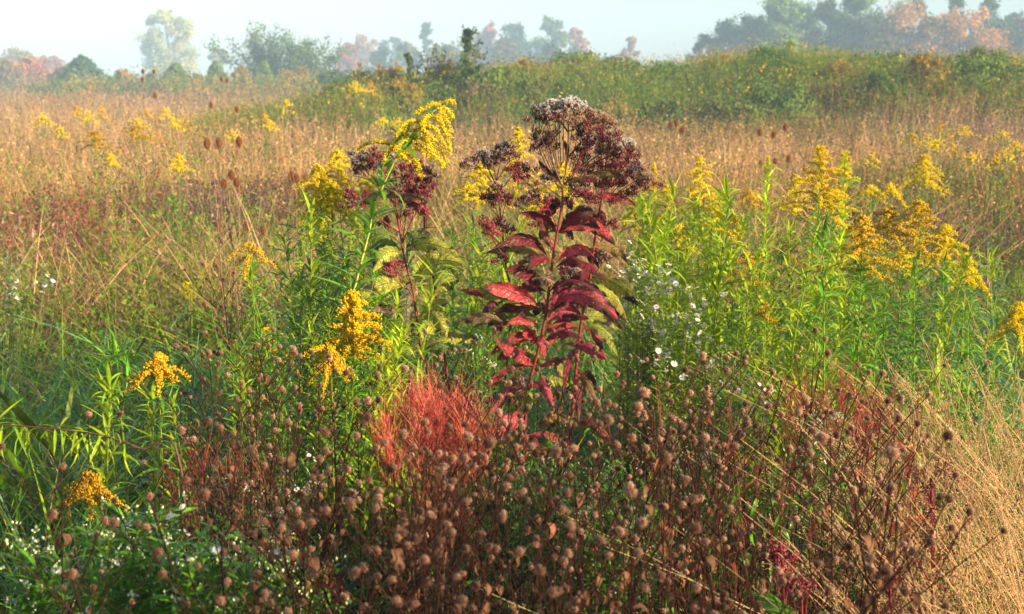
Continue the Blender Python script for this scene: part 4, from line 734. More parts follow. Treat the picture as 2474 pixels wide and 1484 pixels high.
# a small pink joe pye seedling near the bottom right
def seedling(label, px, py, D, h, cs):
    t = P(px, py, D); b = np.array([t[0]+.02, D, 0.]); root = thing('joe_pye_weed', label, 'joe pye weed', b, 'joe pye weeds gone to seed'); st = MB(); p = path_from([b, (b+t)/2+[.01, 0, 0], t], 12)
    st.tubes(p[None], .0022, jit(np.array([.32, .03, .05]), 1), 6); st.build('stem', M_STEM, root, b)
    for dx, dz, r in cs: cluster(root, b, t+[dx, rng.uniform(-.02, .02), dz], p[-3], r, 'pink', 14)
    lf = MB(); leaves_on(lf, p, 10, .5, .85, .11, GRN*1.4, tm=OVATE, taper=False); lf.build('foliage', M_LEAF, root, b)
seedling('small magenta joe pye seedling low at the bottom right', 1890, 1345, 2.75, .6, [(0, 0, .02), (-.022, -.012, .018), (.024, -.008, .018), (.0, -.03, .018), (-.01, .012, .016)])
seedling('tiny pink joe pye seedling beside the magenta one', 1935, 1405, 2.6, .5, [(0, 0, .014), (.018, -.01, .014), (-.016, -.014, .012)])
# ================================================================== BERGAMOT SEED HEADS
def head_mesh(seed, flat=.85, n=190, tint=1.0):
    r = np.random.default_rng(seed); mb = MB(); k = n
    i = np.arange(60); ph = np.arccos(1-2*(i+.5)/60); th = i*2.39996
    # core ellipsoid
    nu, nv = 10, 7; V = []; C = []
    for a in range(nv+1):
        for b_ in range(nu):
            f = math.pi*a/nv; g = 2*math.pi*b_/nu; V.append((math.sin(f)*math.cos(g)*.72, math.sin(f)*math.sin(g)*.72, math.cos(f)*.72*flat)); C.append(tint*np.array([.15, .055, .022])*(1.0+.3*r.uniform(-1, 1)))
    q = [(a*nu+b_, (a+1)*nu+b_, (a+1)*nu+(b_+1) % nu, a*nu+(b_+1) % nu) for a in range(nv) for b_ in range(nu)]
    mb.raw(np.array(V), q, None, np.array(C))
    i = np.arange(k); ph = np.arccos(1-1.85*(i+.5)/k); th = i*2.39996+r.uniform(-.2, .2, k)
    d = np.stack([np.sin(ph)*np.cos(th), np.sin(ph)*np.sin(th), np.cos(ph)*flat], -1)+r.normal(size=(k, 3))*.06; d = nrm(d)
    sec = r.uniform(-3, 3); ok = (np.abs(((th-sec+3.14) % 6.28)-3.14) > r.uniform(.2, .8)) | (r.uniform(0, 1, k) < .3); d = d[ok]; k = len(d)
    q0 = d*.66*np.array([1, 1, flat]); L = r.uniform(.2, .75, k)*(1+.25*np.sin(d[:, 0]*5+seed*2)*np.cos(d[:, 1]*4))
    col = mixc(tint*np.array([.40, .16, .085]), tint*np.array([.72, .53, .41]), np.clip(r.uniform(-.3, .8, k)+.3*d[:, 2], 0, 1))
    SPK = T([(-.5, 0, 0), (.5, 0, 0), (0, 0, .6), (0, 1, 0)], t=[(0, 1, 3), (1, 2, 3), (2, 0, 3)], c=[.3, .3, .3, 1.5])
    k2 = 7; a2 = np.arange(k2)*.9+seed; mb.inst(leaf_t(3, .2, 1.2, .4), frames(az(a2, r.uniform(-.9, .2, k2))), np.repeat(np.array([[0, 0, -.6*flat]]), k2, 0), r.uniform(.5, 1.1, k2), jit(np.array([.16, .07, .04]), k2, .3))
    mb.inst(SPK, frames(d, r.uniform(0, 6, k)), q0, np.stack([np.full(k, .12), L, np.full(k, .12)], -1), jit(col, k, .25, .05))
    return mb
HEADM = [head_mesh(s, f, 190, t) for s, f, t in ((1, .92, 1), (2, .8, .7), (3, 1.0, 1.2), (4, .9, .5), (5, .85, .9))]
hm = [h.build('seed_head', M_HEAD) for h in HEADM]
HD = [o.data for o in hm]
for o in hm: bpy.data.objects.remove(o)
def bergamot(nb, h=1.0):
    root = thing('bergamot_stalk', 'x', 'seed stalk', Z0); st = MB(); SC = np.array([.034, .014, .009])
    path = path_from([Z0, [rng.uniform(-.05, .05), rng.uniform(-.05, .05), h*.5], [rng.uniform(-.08, .08), rng.uniform(-.08, .08), h]], 12)
    st.tubes(path[None], np.linspace(.0019, .0012, 12)[None], jit(SC, 1), 5); tips = [(path[-1], path[-1]-path[-2])]
    for i in range(nb):
        t = rng.uniform(.66, .93); q = samp(path, [t])[0]; a = i*2.4+rng.uniform(-.5, .5); L = min(rng.uniform(.8, 1.15)*(1.06-t)*.95+.02, rng.uniform(.15, .24))
        d = az(np.array([a]), np.array([rng.uniform(.7, 1.15)])); c = curve(q[None], d, np.array([L]), az(np.array([a]), np.array([.8]))*.12, 5)
        st.tubes(c, np.linspace(.0013, .0008, 5)[None], jit(SC*1.15, 1), 4); tips.append((c[0, -1], c[0, -1]-c[0, -2]))
        if rng.uniform() < .25:
            q2 = c[0, 2]; d2 = az(np.array([a+rng.choice([-1, 1])*.9]), np.array([.9])); c2 = curve(q2[None], d2, np.array([L*.55]), np.zeros((1, 3)), 4); st.tubes(c2, .0009, jit(SC, 1), 4); tips.append((c2[0, -1], c2[0, -1]-c2[0, -2]))
    st.build('stem', M_STALK, root)
    lf = MB(); leaves_on(lf, path, 12, .25, .9, .045, np.array([.2, .085, .04]), (-.9, .3), [leaf_t(4, .16, 2.2, .5)], 1.1, taper=False); lf.build('dry_foliage', M_DRY, root)
    for p, d in tips:
        d = d/np.linalg.norm(d); o = bpy.data.objects.new('seed_head', HD[int(rng.integers(0, 5))]); COL.objects.link(o); o.parent = root
        r = rng.uniform(.0050, .0088); o.location = tuple(p+d*r*.5); o.scale = (r*rng.uniform(.8, 1.15), r*rng.uniform(.8, 1.15), r*rng.uniform(.75, 1.15)); zc = d+np.array([0, 0, .35])+rng.normal(size=3)*.25
        from mathutils import Vector
        o.rotation_euler = Vector(tuple(zc)).to_track_quat('Z', 'Y').to_euler()
    return root
BP = [bergamot(int(n)) for n in (5, 6, 6, 7, 4, 5, 7, 6, 3, 5, 6, 4)]
bz = [('at lower left', 60, 420, 1130, 1440, 4), ('along the bottom left of centre', 460, 860, 1060, 1470, 18), ('in front of the red needle clump', 830, 1230, 1070, 1470, 25), ('along the bottom right of centre', 1230, 1660, 1090, 1470, 24),
      ('at the bottom right', 1660, 2150, 1150, 1470, 12), ('before the dry grass at far right', 2120, 2440, 1120, 1400, 2), ('left of the largest golden goldenrod', 530, 760, 650, 960, 9), ('between golden goldenrod and red clump', 450, 860, 900, 1080, 12), ('below the olive leaved joe pye weed', 860, 1150, 840, 900, 5),
      ('below the maroon joe pye weed', 1150, 1500, 850, 1060, 12), ('below the white asters', 1450, 1800, 880, 1120, 11), ('left of the right red clump', 1680, 1980, 880, 1100, 11), ('around the right red clump', 1960, 2200, 960, 1150, 4)]
usedb = set(); kk = 0
for zt, x0, x1, y0, y1, n in bz:
    pts = []
    for i in range(n):
        px = x0+(x1-x0)*((i+.5)/n)+rng.uniform(-25, 25); py = rng.uniform(y0, y1); h = rng.uniform(.86, 1.1) if py > 1000 else rng.uniform(.8, 1.08)
        pts.append((px, py, h))
    pts.sort()
    for i, (px, py, h) in enumerate(pts):
        dr = P(px, py, 1.0)-np.array([0, 0, EYE]); D = (h-EYE)/dr[2]; D = min(max(D, 1.72), 4.6); t = P(px, py, D); h = t[2]
        k = kk % len(BP); kk += 1; lab = '%s from left of the bergamot seed stalks %s' % (ORD[i], zt)
        if k not in usedb: usedb.add(k); r = BP[k]; r.location = (t[0], D, 0); r.scale = (h,)*3; r.rotation_euler = (0, 0, rng.uniform(0, 6.28)); r['label'] = lab; r['group'] = 'dry bergamot stalks with round seed heads'
        else: dup(BP[k], (t[0], D, 0), rng.uniform(0, 6.28), h, lab, 'dry bergamot stalks with round seed heads')
# ================================================================== TEASELS
def teasel_proto(br):
    root = thing('teasel', 'x', 'teasel', Z0); st = MB(); TC = np.array([.40, .22, .12]); st.tubes(np.array([[[.03, 0, 0], [.015, 0, .45], [0, 0, .94]]]), np.array([[.0028, .0024, .0016]]), jit(TC*.6, 1), 6)
    st.build('stem', M_STEM, root); hd = MB(); k = 420; i = np.arange(k); zz = 1-2*(i+.5)/k; rr = np.sqrt(1-zz*zz); th = i*2.39996
    d = np.stack([rr*np.cos(th), rr*np.sin(th), zz], -1); c = d*np.array([.0145, .0145, .027])+[0, 0, .965]; dd = nrm(d+[0, 0, .4])
    nu, nv = 10, 8; V = [(math.sin(math.pi*a/nv)*math.cos(6.283*b_/nu)*.0135, math.sin(math.pi*a/nv)*math.sin(6.283*b_/nu)*.0135, .965+math.cos(math.pi*a/nv)*.026) for a in range(nv+1) for b_ in range(nu)]
    q = [(a*nu+b_, (a+1)*nu+b_, (a+1)*nu+(b_+1) % nu, a*nu+(b_+1) % nu) for a in range(nv) for b_ in range(nu)]; hd.raw(np.array(V), q, None, (.16, .06, .025))
    hd.inst(SPIN, frames(dd), c, np.stack([np.full(k, .0018), U(.005, .009, k), np.full(k, .0018)], -1), jit(np.array([.30, .11, .035]), k, .25)); hd.build('seed_head', M_HEAD, root)
    bm = MB(); n = br; a = np.arange(n)*6.283/n+.4; p0 = np.repeat(np.array([[0, 0, .935]]), n, 0); Pt = curve(p0, az(a, np.full(n, .1)), U(.05, .07, n), np.stack([-.15*np.cos(a), -.15*np.sin(a), np.full(n, 1.0)], -1), 6)
    bm.tubes(Pt, np.array([[.0016, .0014, .0012, .001, .0007, .0003]]), jit(TC, n), 4); bm.build('bract', M_STEM, root); return root
TP = [teasel_proto(7), teasel_proto(5)]
tl = [('leftmost teasel of the upper trio in the tan grass', 500, 345, 9.9), ('middle teasel of the upper trio with curved bracts', 528, 346, 9.4), ('rightmost teasel of the upper trio in the tan grass', 577, 344, 9.6), ('teasel at the top of the lower trio', 559, 422, 9.9), ('left teasel of the lower trio', 541, 444, 9.9), ('right teasel of the lower trio', 571, 443, 9.1),
      ('left one of two teasels near the feathery goldenrod', 705, 430, 9.9), ('right one of two teasels near the feathery goldenrod', 716, 437, 9.6), ('teasel touching the feathery goldenrod', 735, 438, 9.9), ('small low teasel behind the round golden goldenrod', 596, 548, 9.1), ('dark low teasel right of the round golden tuft', 635, 556, 8.1), ('low teasel left of the dry brown stalk', 527, 542, 9.4),
      ('left of three teasels against the far hill', 1620, 306, 12.5), ('middle of three teasels against the far hill', 1634, 300, 12.8), ('right of three teasels against the far hill', 1649, 319, 12.2), ('tall teasel between the goldenrods right of the centre', 1836, 323, 15.2), ('left of the teasel pair over the right field', 1869, 330, 14.5), ('right of the teasel pair over the right field', 1897, 311, 15.2),
      ('far left teasel above the lime leaved goldenrod', 1838, 398, 15.2), ('second low teasel behind the lime leaved goldenrod', 1873, 392, 15.2), ('rightmost low teasel behind the lime leaved goldenrod', 1905, 388, 14.8), ('lone dark teasel in the right meadow', 2424, 622, 8.1), ('leftmost teasel of the far left row', 345, 172, 13.8), ('second teasel of the far left row', 372, 172, 13.8), ('third tall teasel of the far left row', 344, 192, 14.2),
      ('first tall teasel above the golden shrub', 535, 187, 14.2), ('second tall teasel above the golden shrub', 548, 190, 14.5), ('teasel low in the brown field at left', 375, 232, 15.2), ('teasel near the left purple patch', 510, 255, 15.9), ('teasel in the middle of the brown field', 572, 268, 16.7)]
for i, (lab, px, py, D) in enumerate(tl):
    t = P(px, py, D); k = 0 if i in (0, 1) else 1; h = t[2]-float(hz(t[0], D)); sx = .6 if D < 9 else .75
    r = TP[0] if i == 1 else (TP[1] if i == 2 else dup(TP[i % 2], Z0)); r.location = (t[0], D, t[2]-.965*max(1., sx)+.0); r.scale = (sx, sx, 1) if False else (1, 1, 1); r['label'] = lab; r['group'] = 'teasels standing in the meadow'
    sc_ = D/8.*(1. if i < 12 else (.45 if i < 27 else .6) if i > 21 else .7); r.scale = (sc_,)*3; r.location = (t[0], D, h-.965*sc_); r.rotation_euler = (0, 0, i*1.3)
# ================================================================== ASTERS
def daisy_mesh():
    mb = MB(); n = 15; a = np.arange(n)*6.283/n; d = az(a, np.full(n, .12)); PT = T([(-.13, .15, 0), (.13, .15, 0), (.15, .7, .03), (0, 1, 0), (-.15, .7, .03)], q=[(0, 1, 2, 4)], t=[(4, 2, 3)])
    mb.inst(PT, frames(d, U(-.2, .2, n)), np.zeros((n, 3)), 1.0, jit(np.array([.82, .80, .80]), n, .06, .02))
    k = 24; dd = nrm(rng.normal(size=(k, 3))*.5+[0, 0, 1]); mb.inst(SPIN, frames(dd), dd*.12*np.array([1.4, 1.4, .3]), np.full(k, .2), jit(np.array([.75, .45, .05]), k)); return mb
o_ = daisy_mesh().build('flower', M_FLOWER); DAISY = o_.data; bpy.data.objects.remove(o_)
def aster(label, px, py, D, wpx, hpx, nst, nfl, leafc, dens=1.0, bud=1.0, fl_r=.007, group='white asters', leafl=.018, budc=np.array([.62, .66, .30]), ybase=None):
    """white aster: wiry stems, tiny leaves, buds and daisies filling the given box of the picture"""
    c0 = P(px, py, D); W = wpx/FPX*D; Hh = hpx/FPX*D; b = np.array([c0[0], D, 0.]); root = thing('white_aster', label, 'aster', b, group)
    st = MB(); lf = MB(); tips = []; n = nst
    a = U(0, 6.28, n); rr = np.sqrt(U(0, 1, n))*W*.5; tp = np.stack([c0[0]+rr*np.cos(a), D+rr*np.sin(a)*.8, c0[2]-Hh*U(0, 1, n)**1.2*np.ones(n)], -1)
    base = b+np.stack([U(-.25, .25, n)*W, U(-.2, .2, n)*W, np.zeros(n)], -1); s_ = np.linspace(0, 1, 9)[None, :, None]
    mid = base*.4+tp*.6; mid[:, :2] = base[:, :2]*.6+tp[:, :2]*.4; Pt = (1-s_)**2*base[:, None]+2*s_*(1-s_)*mid[:, None]+s_*s_*tp[:, None]
    st.tubes(Pt, np.linspace(.0014, .0006, 9)[None], jit(np.array([.16, .13, .05]), n), 3)
    for p in Pt:
        L = np.linalg.norm(p[-1]-p[0]); t = U(.35, .98, 9); q = samp(p, t); aa = U(0, 6.28, 9); c = curve(q, az(aa, U(.4, 1.1, 9)), U(.03, .09, 9), np.zeros((9, 3)), 4)
        st.tubes(c, .0005, jit(np.array([.18, .18, .05]), 9), 3); tips += list(c[:, -1]); tips.append(p[-1])
        for cc, k in [(p, int(26*dens))]: leaves_on(lf, cc, k, .3, 1, leafl*2.0, leafc, (-.1, 1.0), [leaf_t(3, .13, .5, .2)], taper=False)
        for cc in c: leaves_on(lf, cc, int(5*dens), .1, 1, leafl, leafc, (-.1, 1.0), [leaf_t(3, .13, .5, .2)], taper=False)
    tips = np.array(tips); order = rng.permutation(len(tips)); tips = tips[order]; nb_ = min(len(tips)-nfl, int(len(tips)*bud)); bt = tips[nfl:nfl+nb_]
    if nb_ > 0:
        bt = np.repeat(bt, 4, 0)+rng.normal(size=(len(bt)*4, 3))*.006; dd = rng.normal(size=bt.shape)*.5+[0, 0, 1]; r = U(.0045, .0085, len(bt))*(1.35 if D < 2.8 else 1.)
        lf.inst(SPIN, frames(dd), bt, np.stack([r*.62, r, r*.62], -1), jit(budc, len(bt), .2))
    st.build('stem', M_STEM, root, b); lf.build('foliage', M_LEAF, root, b); order = np.argsort(-tips[:max(nfl*3, 1), 2]-.5*(D-tips[:max(nfl*3, 1), 1]))
    for q in tips[:max(nfl*3, 1)][order][:nfl]:
        o = bpy.data.objects.new('flower', DAISY); COL.objects.link(o); o.parent = root; o.location = tuple(q-b+[0, 0, .002]); r = fl_r*rng.uniform(.8, 1.2); o.scale = (r,)*3
        o.rotation_euler = (rng.uniform(.1, 1.1), rng.uniform(-.5, .5), rng.uniform(0, 6))
LG = np.array([.24, .36, .03])
aster('tall white aster in bloom right of the maroon leaves', 1555, 580, 4.6, 190, 280, 44, 99, LG, 1.1, .5, .0115)
aster('white aster with scattered blooms under the lemon goldenrods', 1640, 690, 4.5, 190, 230, 34, 90, LG, 1.1, .5, .011)
aster('fresh green aster with white buds, bottom left corner', 130, 1300, 2.5, 240, 130, 20, 12, GRN*1.3, 1.5, .6, .0095, leafl=.024, budc=np.array([.8, .85, .45]))
aster('fresh green aster with pale buds under the brownish goldenrod', 330, 1225, 2.6, 260, 170, 26, 16, GRN*1.35, 1.5, .6, .009, leafl=.024, budc=np.array([.8, .85, .45]))
aster('budded aster with open daisies near the bottom left', 520, 1270, 2.45, 270, 160, 24, 18, GRN*1.3, 1.5, .6, .0095, leafl=.024, budc=np.array([.8, .85, .45]))
aster('budded aster just left of the bottom centre', 720, 1370, 2.45, 170, 110, 18, 6, GRN*1.3, 1.3, 1.0, .008, leafl=.03, budc=np.array([.8, .85, .45]))
aster('small leaved aster in shade right of the red clump', 1330, 1080, 3.0, 220, 180, 24, 8, GRN*1.1, 1.6, .8, .006, leafl=.016, budc=np.array([.5, .45, .25]))
aster('small leaved aster among seed heads right of bottom centre', 1500, 1120, 2.9, 250, 230, 30, 14, GRN*1.1, 1.6, .8, .006, leafl=.016, budc=np.array([.5, .45, .25]))
aster('small leaved aster low between dark stalks at lower right', 1640, 1060, 3.1, 200, 230, 20, 10, GRN*.9, 1.4, .7, .006, leafl=.016, budc=np.array([.45, .4, .22]))
aster('faded pinkish aster left of the right red clump', 1790, 850, 3.7, 170, 170, 20, 26, GRN*.9, 1.0, .8, .007, budc=np.array([.5, .3, .2]))
aster('white aster in bloom below the right red clump', 1965, 985, 3.4, 80, 90, 9, 26, GRN*.9, 1.0, .6, .008)
aster('white aster speckles among bergamot stems left of centre', 640, 1110, 3.0, 300, 130, 22, 34, BRN*1.5, .6, .3, .006)
aster('sparse white aster below the olive leaved joe pye weed', 1170, 815, 3.9, 110, 60, 8, 12, GRN, .8, .4, .007)
aster('white flat topped aster at the left edge of the meadow', 15, 610, 6.6, 60, 120, 12, 34, GRN, .6, .3, .012)
aster('white aster sprig in the grass near the left edge', 105, 655, 6.4, 60, 30, 6, 14, GRN, .5, .3, .012)
# ================================================================== RED NEEDLE PLANTS
def needles(label, px, py, D, wpx, hpx, n, col, col2, L=(.05, .10), group='red needle-leaved plants'):
    c0 = P(px, py, D); W = wpx/FPX*D; Hh = hpx/FPX*D; b = np.array([c0[0], D+.03, 0.]); root = thing('red_needle_plant', label, 'red plant', b, group); st = MB(); lf = MB(); ns = 30
    a = U(0, 6.28, ns); rr = np.sqrt(U(0, 1, ns)); tp = np.stack([c0[0]+rr*np.cos(a)*W*.5, b[1]+rr*np.sin(a)*W*.32, c0[2]-.05-(rr**1.8)*Hh*.5-U(0, .12, ns)*Hh], -1); base = b+rng.normal(size=(ns, 3))*[.02, .02, 0]; tp[:, 2] = np.maximum(tp[:, 2], .15)
    s_ = np.linspace(0, 1, 8)[None, :, None]; mid = base*.4+tp*.6; mid[:, :2] = base[:, :2]*.6+tp[:, :2]*.4; mid[:, 2] += Hh*.15; Pt = (1-s_)**2*base[:, None]+2*s_*(1-s_)*mid[:, None]+s_*s_*tp[:, None]
    st.tubes(Pt, np.linspace(.002, .0009, 8)[None], jit(BRN*1.5, ns), 4); k = n//ns
    for p in Pt:
        cl = jit(mixc(col, col2, U(0, 1, 1)), 1, .4, .15)[0]; cl = cl*.5+np.array([.2, .09, .04])*.5 if rng.uniform() < .12 else cl; t = 1-U(0, 1, k)**1.2*.2; q = samp(p, t); out = nrm(p[-1]-b-[0, 0, .25*(p[-1][2])]); d = nrm(az(U(0, 6.28, k), U(.0, 1.1, k))+.9*out); c = curve(q, d, U(*L, k)*U(.6, 1.1, k), rng.normal(size=(k, 3))*.26+[0, 0, .12], 5)
        lf.tubes(c, np.array([[.0008, .0008, .0007, .0005, .0002]]), jit(cl, k, .3, .1), 3)
    st.build('stem', M_STEM, root, b); lf.build('foliage', M_LEAF, root, b)
needles('bright coral red needle-leaved clump in the centre foreground', 1040, 912, 3.15, 310, 170, 1250, np.array([.85, .08, .07]), np.array([.85, .25, .14]))
needles('coral red needle-leaved plant low among bottom seed heads', 1050, 1120, 3.0, 260, 220, 240, RED*.9, np.array([.5, .12, .05]))
needles('crimson needle-leaved clump on the right beside dry grass', 2040, 880, 3.5, 300, 190, 480, np.array([.38, .025, .03]), RED*.9, (.06, .13))
needles('thin crimson needle-leaved plant left of the coral clump', 520, 1040, 3.1, 280, 160, 350, RED*.7, np.array([.4, .12, .06]))
# wiry red-stemmed herbs at the lower right
def wiry(label, px, py, D, n=9):
    t = P(px, py, D); b = np.array([t[0], D, 0.]); root = thing('wiry_red_herb', label, 'wiry herb', b, 'wiry red-stemmed herbs at the lower right'); st = MB(); lf = MB()
    tp = t+rng.normal(size=(n, 3))*[.06, .06, .05]; base = b+rng.normal(size=(n, 3))*[.03, .03, 0]; s_ = np.linspace(0, 1, 7)[None, :, None]; Pt = base[:, None]*(1-s_)+tp[:, None]*s_+np.sin(s_*3.1)*rng.normal(size=(n, 1, 3))*.02
    st.tubes(Pt, np.linspace(.0016, .0007, 7)[None], jit(np.array([.16, .03, .02]), n), 4)
    for p in Pt:
        q = samp(p, U(.3, 1, 10)); c = curve(q, az(U(0, 6.28, 10), U(.3, 1.2, 10)), U(.03, .09, 10), rng.normal(size=(10, 3))*.1, 4); st.tubes(c, .0006, jit(np.array([.16, .08, .03]), 10), 3)
        leaves_on(lf, p, 8, .1, .9, .055, np.array([.34, .08, .03]) if rng.uniform() < .6 else GRN*1.1, (-.9, .6), [leaf_t(4, .09, 1.4, .4)], taper=False)
    st.build('stem', M_STEM, root, b); lf.build('foliage', M_LEAF, root, b)
wz = sorted([(1590+i*58+rng.uniform(-20, 20), rng.uniform(950, 1180), rng.uniform(2.7, 3.4)) for i in range(13)])
for i, (px, py, D) in enumerate(wz): wiry('%s from left of the wiry red-stemmed herbs at lower right' % ORD[i], px, py, D)
# curly dock with dark rusty seed
def dock(label, px, py, D, h):
    t = P(px, py, D); b = np.array([t[0]+.05, D, 0.]); root = thing('curly_dock', label, 'dock', b, 'dark rusty curly docks'); st = MB(); fl = MB(); p = path_from([b, (b+t)/2, t], 12); st.tubes(p[None], .003, jit(MAR, 1), 6)
    for i in range(11):
        q = samp(p, [.55+.04*i]); a = np.array([i*2.4]); c = curve(q, az(a, np.array([1.05])), np.array([h*(1.1-.07*i)]), np.zeros((1, 3)), 6); st.tubes(c, .0012, jit(MAR, 1), 4); k = 170; qq = samp(c[0], U(.1, 1, k))+rng.normal(size=(k, 3))*.008
        fl.inst(FLECK, frames(rng.normal(size=(k, 3))), qq, U(.003, .0055, k), jit(np.array([.13, .025, .012]), k, .4))
    st.build('stem', M_STEM, root, b); fl.build('seed_spike', M_STEM, root, b)
dock('dark rusty dock spike before the dry grass', 2250, 1150, 2.8, .2); dock('dark rusty dock low at the bottom right', 2150, 1380, 2.4, .12); dock('small dark dock among the bottom left stems', 790, 1370, 2.5, .08)
# ================================================================== DRY GRASS TUSSOCKS
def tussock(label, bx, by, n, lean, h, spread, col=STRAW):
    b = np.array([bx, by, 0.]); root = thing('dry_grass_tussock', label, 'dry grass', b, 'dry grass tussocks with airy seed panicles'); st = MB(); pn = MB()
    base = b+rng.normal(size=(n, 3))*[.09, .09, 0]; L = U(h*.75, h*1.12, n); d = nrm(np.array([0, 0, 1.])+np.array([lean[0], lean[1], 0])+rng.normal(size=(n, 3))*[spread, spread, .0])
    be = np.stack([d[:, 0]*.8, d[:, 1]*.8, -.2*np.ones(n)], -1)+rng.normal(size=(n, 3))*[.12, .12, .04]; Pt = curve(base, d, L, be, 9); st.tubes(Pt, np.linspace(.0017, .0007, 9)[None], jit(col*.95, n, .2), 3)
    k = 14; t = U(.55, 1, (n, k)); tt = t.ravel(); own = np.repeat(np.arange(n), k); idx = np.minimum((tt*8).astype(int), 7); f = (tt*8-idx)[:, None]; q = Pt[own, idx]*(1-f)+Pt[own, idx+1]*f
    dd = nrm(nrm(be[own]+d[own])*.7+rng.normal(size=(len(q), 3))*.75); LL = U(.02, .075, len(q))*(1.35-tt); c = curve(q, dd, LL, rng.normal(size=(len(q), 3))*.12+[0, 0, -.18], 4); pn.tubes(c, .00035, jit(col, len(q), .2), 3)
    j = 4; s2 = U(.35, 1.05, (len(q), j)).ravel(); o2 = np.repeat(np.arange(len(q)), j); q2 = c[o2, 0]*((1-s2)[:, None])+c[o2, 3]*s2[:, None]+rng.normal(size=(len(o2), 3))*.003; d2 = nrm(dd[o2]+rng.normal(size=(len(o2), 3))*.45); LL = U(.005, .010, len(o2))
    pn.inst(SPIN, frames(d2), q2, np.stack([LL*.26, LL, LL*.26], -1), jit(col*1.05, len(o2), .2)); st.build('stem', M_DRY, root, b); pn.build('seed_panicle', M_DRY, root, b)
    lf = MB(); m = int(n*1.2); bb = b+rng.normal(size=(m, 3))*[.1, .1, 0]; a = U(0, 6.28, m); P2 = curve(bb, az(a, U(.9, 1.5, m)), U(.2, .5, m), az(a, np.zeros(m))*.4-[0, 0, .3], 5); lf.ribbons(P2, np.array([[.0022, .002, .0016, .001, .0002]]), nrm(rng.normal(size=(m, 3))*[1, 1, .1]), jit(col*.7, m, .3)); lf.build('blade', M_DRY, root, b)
tussock('nearest straw tussock leaning left at the bottom right corner', .95, 2.3, 60, (-.18, .1), 1.0, .10)
tussock('straw tussock rising at the right edge', 1.2, 2.8, 110, (-.17, .05), 1.16, .12)
tussock('straw tussock behind the crimson needle-leaved clump', 1.18, 3.35, 60, (-.04, .0), .95, .11)
tussock('straw tussock behind the one at the right edge', 1.5, 3.5, 130, (-.12, 0), 1.2, .13)
tussock('thin straw tussock leaning left before the dark dock', .95, 2.7, 30, (-.06, .0), .9, .08)
tussock('straw tussock between the crimson clump and right edge', 1.02, 3.1, 50, (-.04, .0), .95, .1)
tussock('airy pale tussock below the far right goldenrods', 1.36, 3.9, 110, (-.05, 0), 1.08, .14, STRAW*.9)
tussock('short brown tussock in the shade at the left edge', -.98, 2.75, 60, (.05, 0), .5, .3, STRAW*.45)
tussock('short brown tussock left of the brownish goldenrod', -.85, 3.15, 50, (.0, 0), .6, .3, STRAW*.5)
# ================================================================== LOW UNDERSTORY (uncountable)
def under(name, label, n, d0, d1, px0, px1, h, cols, ll, tms, mat=M_LEAF, lw=1., k=7, e=(-.2, .8)):
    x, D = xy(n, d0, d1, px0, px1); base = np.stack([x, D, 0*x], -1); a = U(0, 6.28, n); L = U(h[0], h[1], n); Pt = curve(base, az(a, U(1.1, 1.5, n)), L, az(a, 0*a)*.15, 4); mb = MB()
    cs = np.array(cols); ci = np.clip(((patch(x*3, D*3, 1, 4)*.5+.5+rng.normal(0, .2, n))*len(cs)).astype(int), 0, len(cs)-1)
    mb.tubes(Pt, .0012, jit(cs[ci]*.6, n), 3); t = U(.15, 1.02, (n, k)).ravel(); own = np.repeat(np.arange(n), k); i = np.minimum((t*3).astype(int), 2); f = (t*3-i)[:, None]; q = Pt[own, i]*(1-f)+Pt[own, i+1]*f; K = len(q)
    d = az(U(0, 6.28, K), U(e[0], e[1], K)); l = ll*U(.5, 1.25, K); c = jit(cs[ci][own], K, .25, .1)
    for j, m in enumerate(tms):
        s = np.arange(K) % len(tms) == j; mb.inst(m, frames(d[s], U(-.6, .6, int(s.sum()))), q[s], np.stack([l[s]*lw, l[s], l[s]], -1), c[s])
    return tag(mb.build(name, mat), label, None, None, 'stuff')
under('leafy_undergrowth', 'mixed green undergrowth filling the gaps between the plants', 2600, 3.0, 5.2, 350, 2500, (.25, .62), [DGR*1.3, GRN, GRN*1.4, YGR*.7], .085, LANCE, k=14)
under('broad_leaf_undergrowth', 'broad green leaves low under the joe pye weeds', 260, 2.9, 4.6, 850, 1750, (.2, .6), [GRN*1.2, YGR*.7, OLV, GRN*1.6], .09, OVATE, k=8)
under('brown_stem_thicket', 'thicket of brown dead stems under the seed heads', 1100, 1.5, 3.9, 250, 2200, (.4, .78), [BRN*.4, BRN*.6, np.array([.07, .02, .01]), np.array([.11, .04, .015])], .03, [leaf_t(3, .15, 2.0, .4)], M_DRY, k=6, e=(-1.2, .3))
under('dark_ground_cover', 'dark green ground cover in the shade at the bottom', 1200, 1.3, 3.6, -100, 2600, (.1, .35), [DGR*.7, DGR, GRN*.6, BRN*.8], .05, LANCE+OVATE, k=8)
# broad arching dock leaves at the left edge and the arching sunlit stalk
def rosette(label, px, py, D, n, L, col, name='broad_leaved_plant', w=1., e=(.8, 1.4)):
    t = P(px, py, D); b = np.array([t[0], D, 0.]); root = thing(name, label, 'leafy plant', b, 'broad-leaved plants at the left'); Lh = t[2]*1.05; lf = MB(); a = U(0, 6.28, n)
    lf.inst(leaf_t(9, .015*w, .45, .25, 'ov', .012), frames(az(a, U(e[0], e[1], n))), b+np.zeros((n, 3)), Lh*U(.7, 1.1, n), jit(col, n, .2)); lf.build('foliage', M_LEAF, root, b)
for i, (lab, px, py, D) in enumerate([('tall broad leaved plant at the left edge', 40, 830, 4.3), ('second broad leaved plant from the left edge', 95, 810, 4.5), ('broad leaved plant with a reddish leaf left of the sunlit stalk', 165, 820, 4.4), ('broad leaved plant behind the lime young goldenrod', 225, 790, 4.7)]):
    rosette(lab, px, py, D, 6, .5, YGR*.4 if i % 2 else GRN*.8)
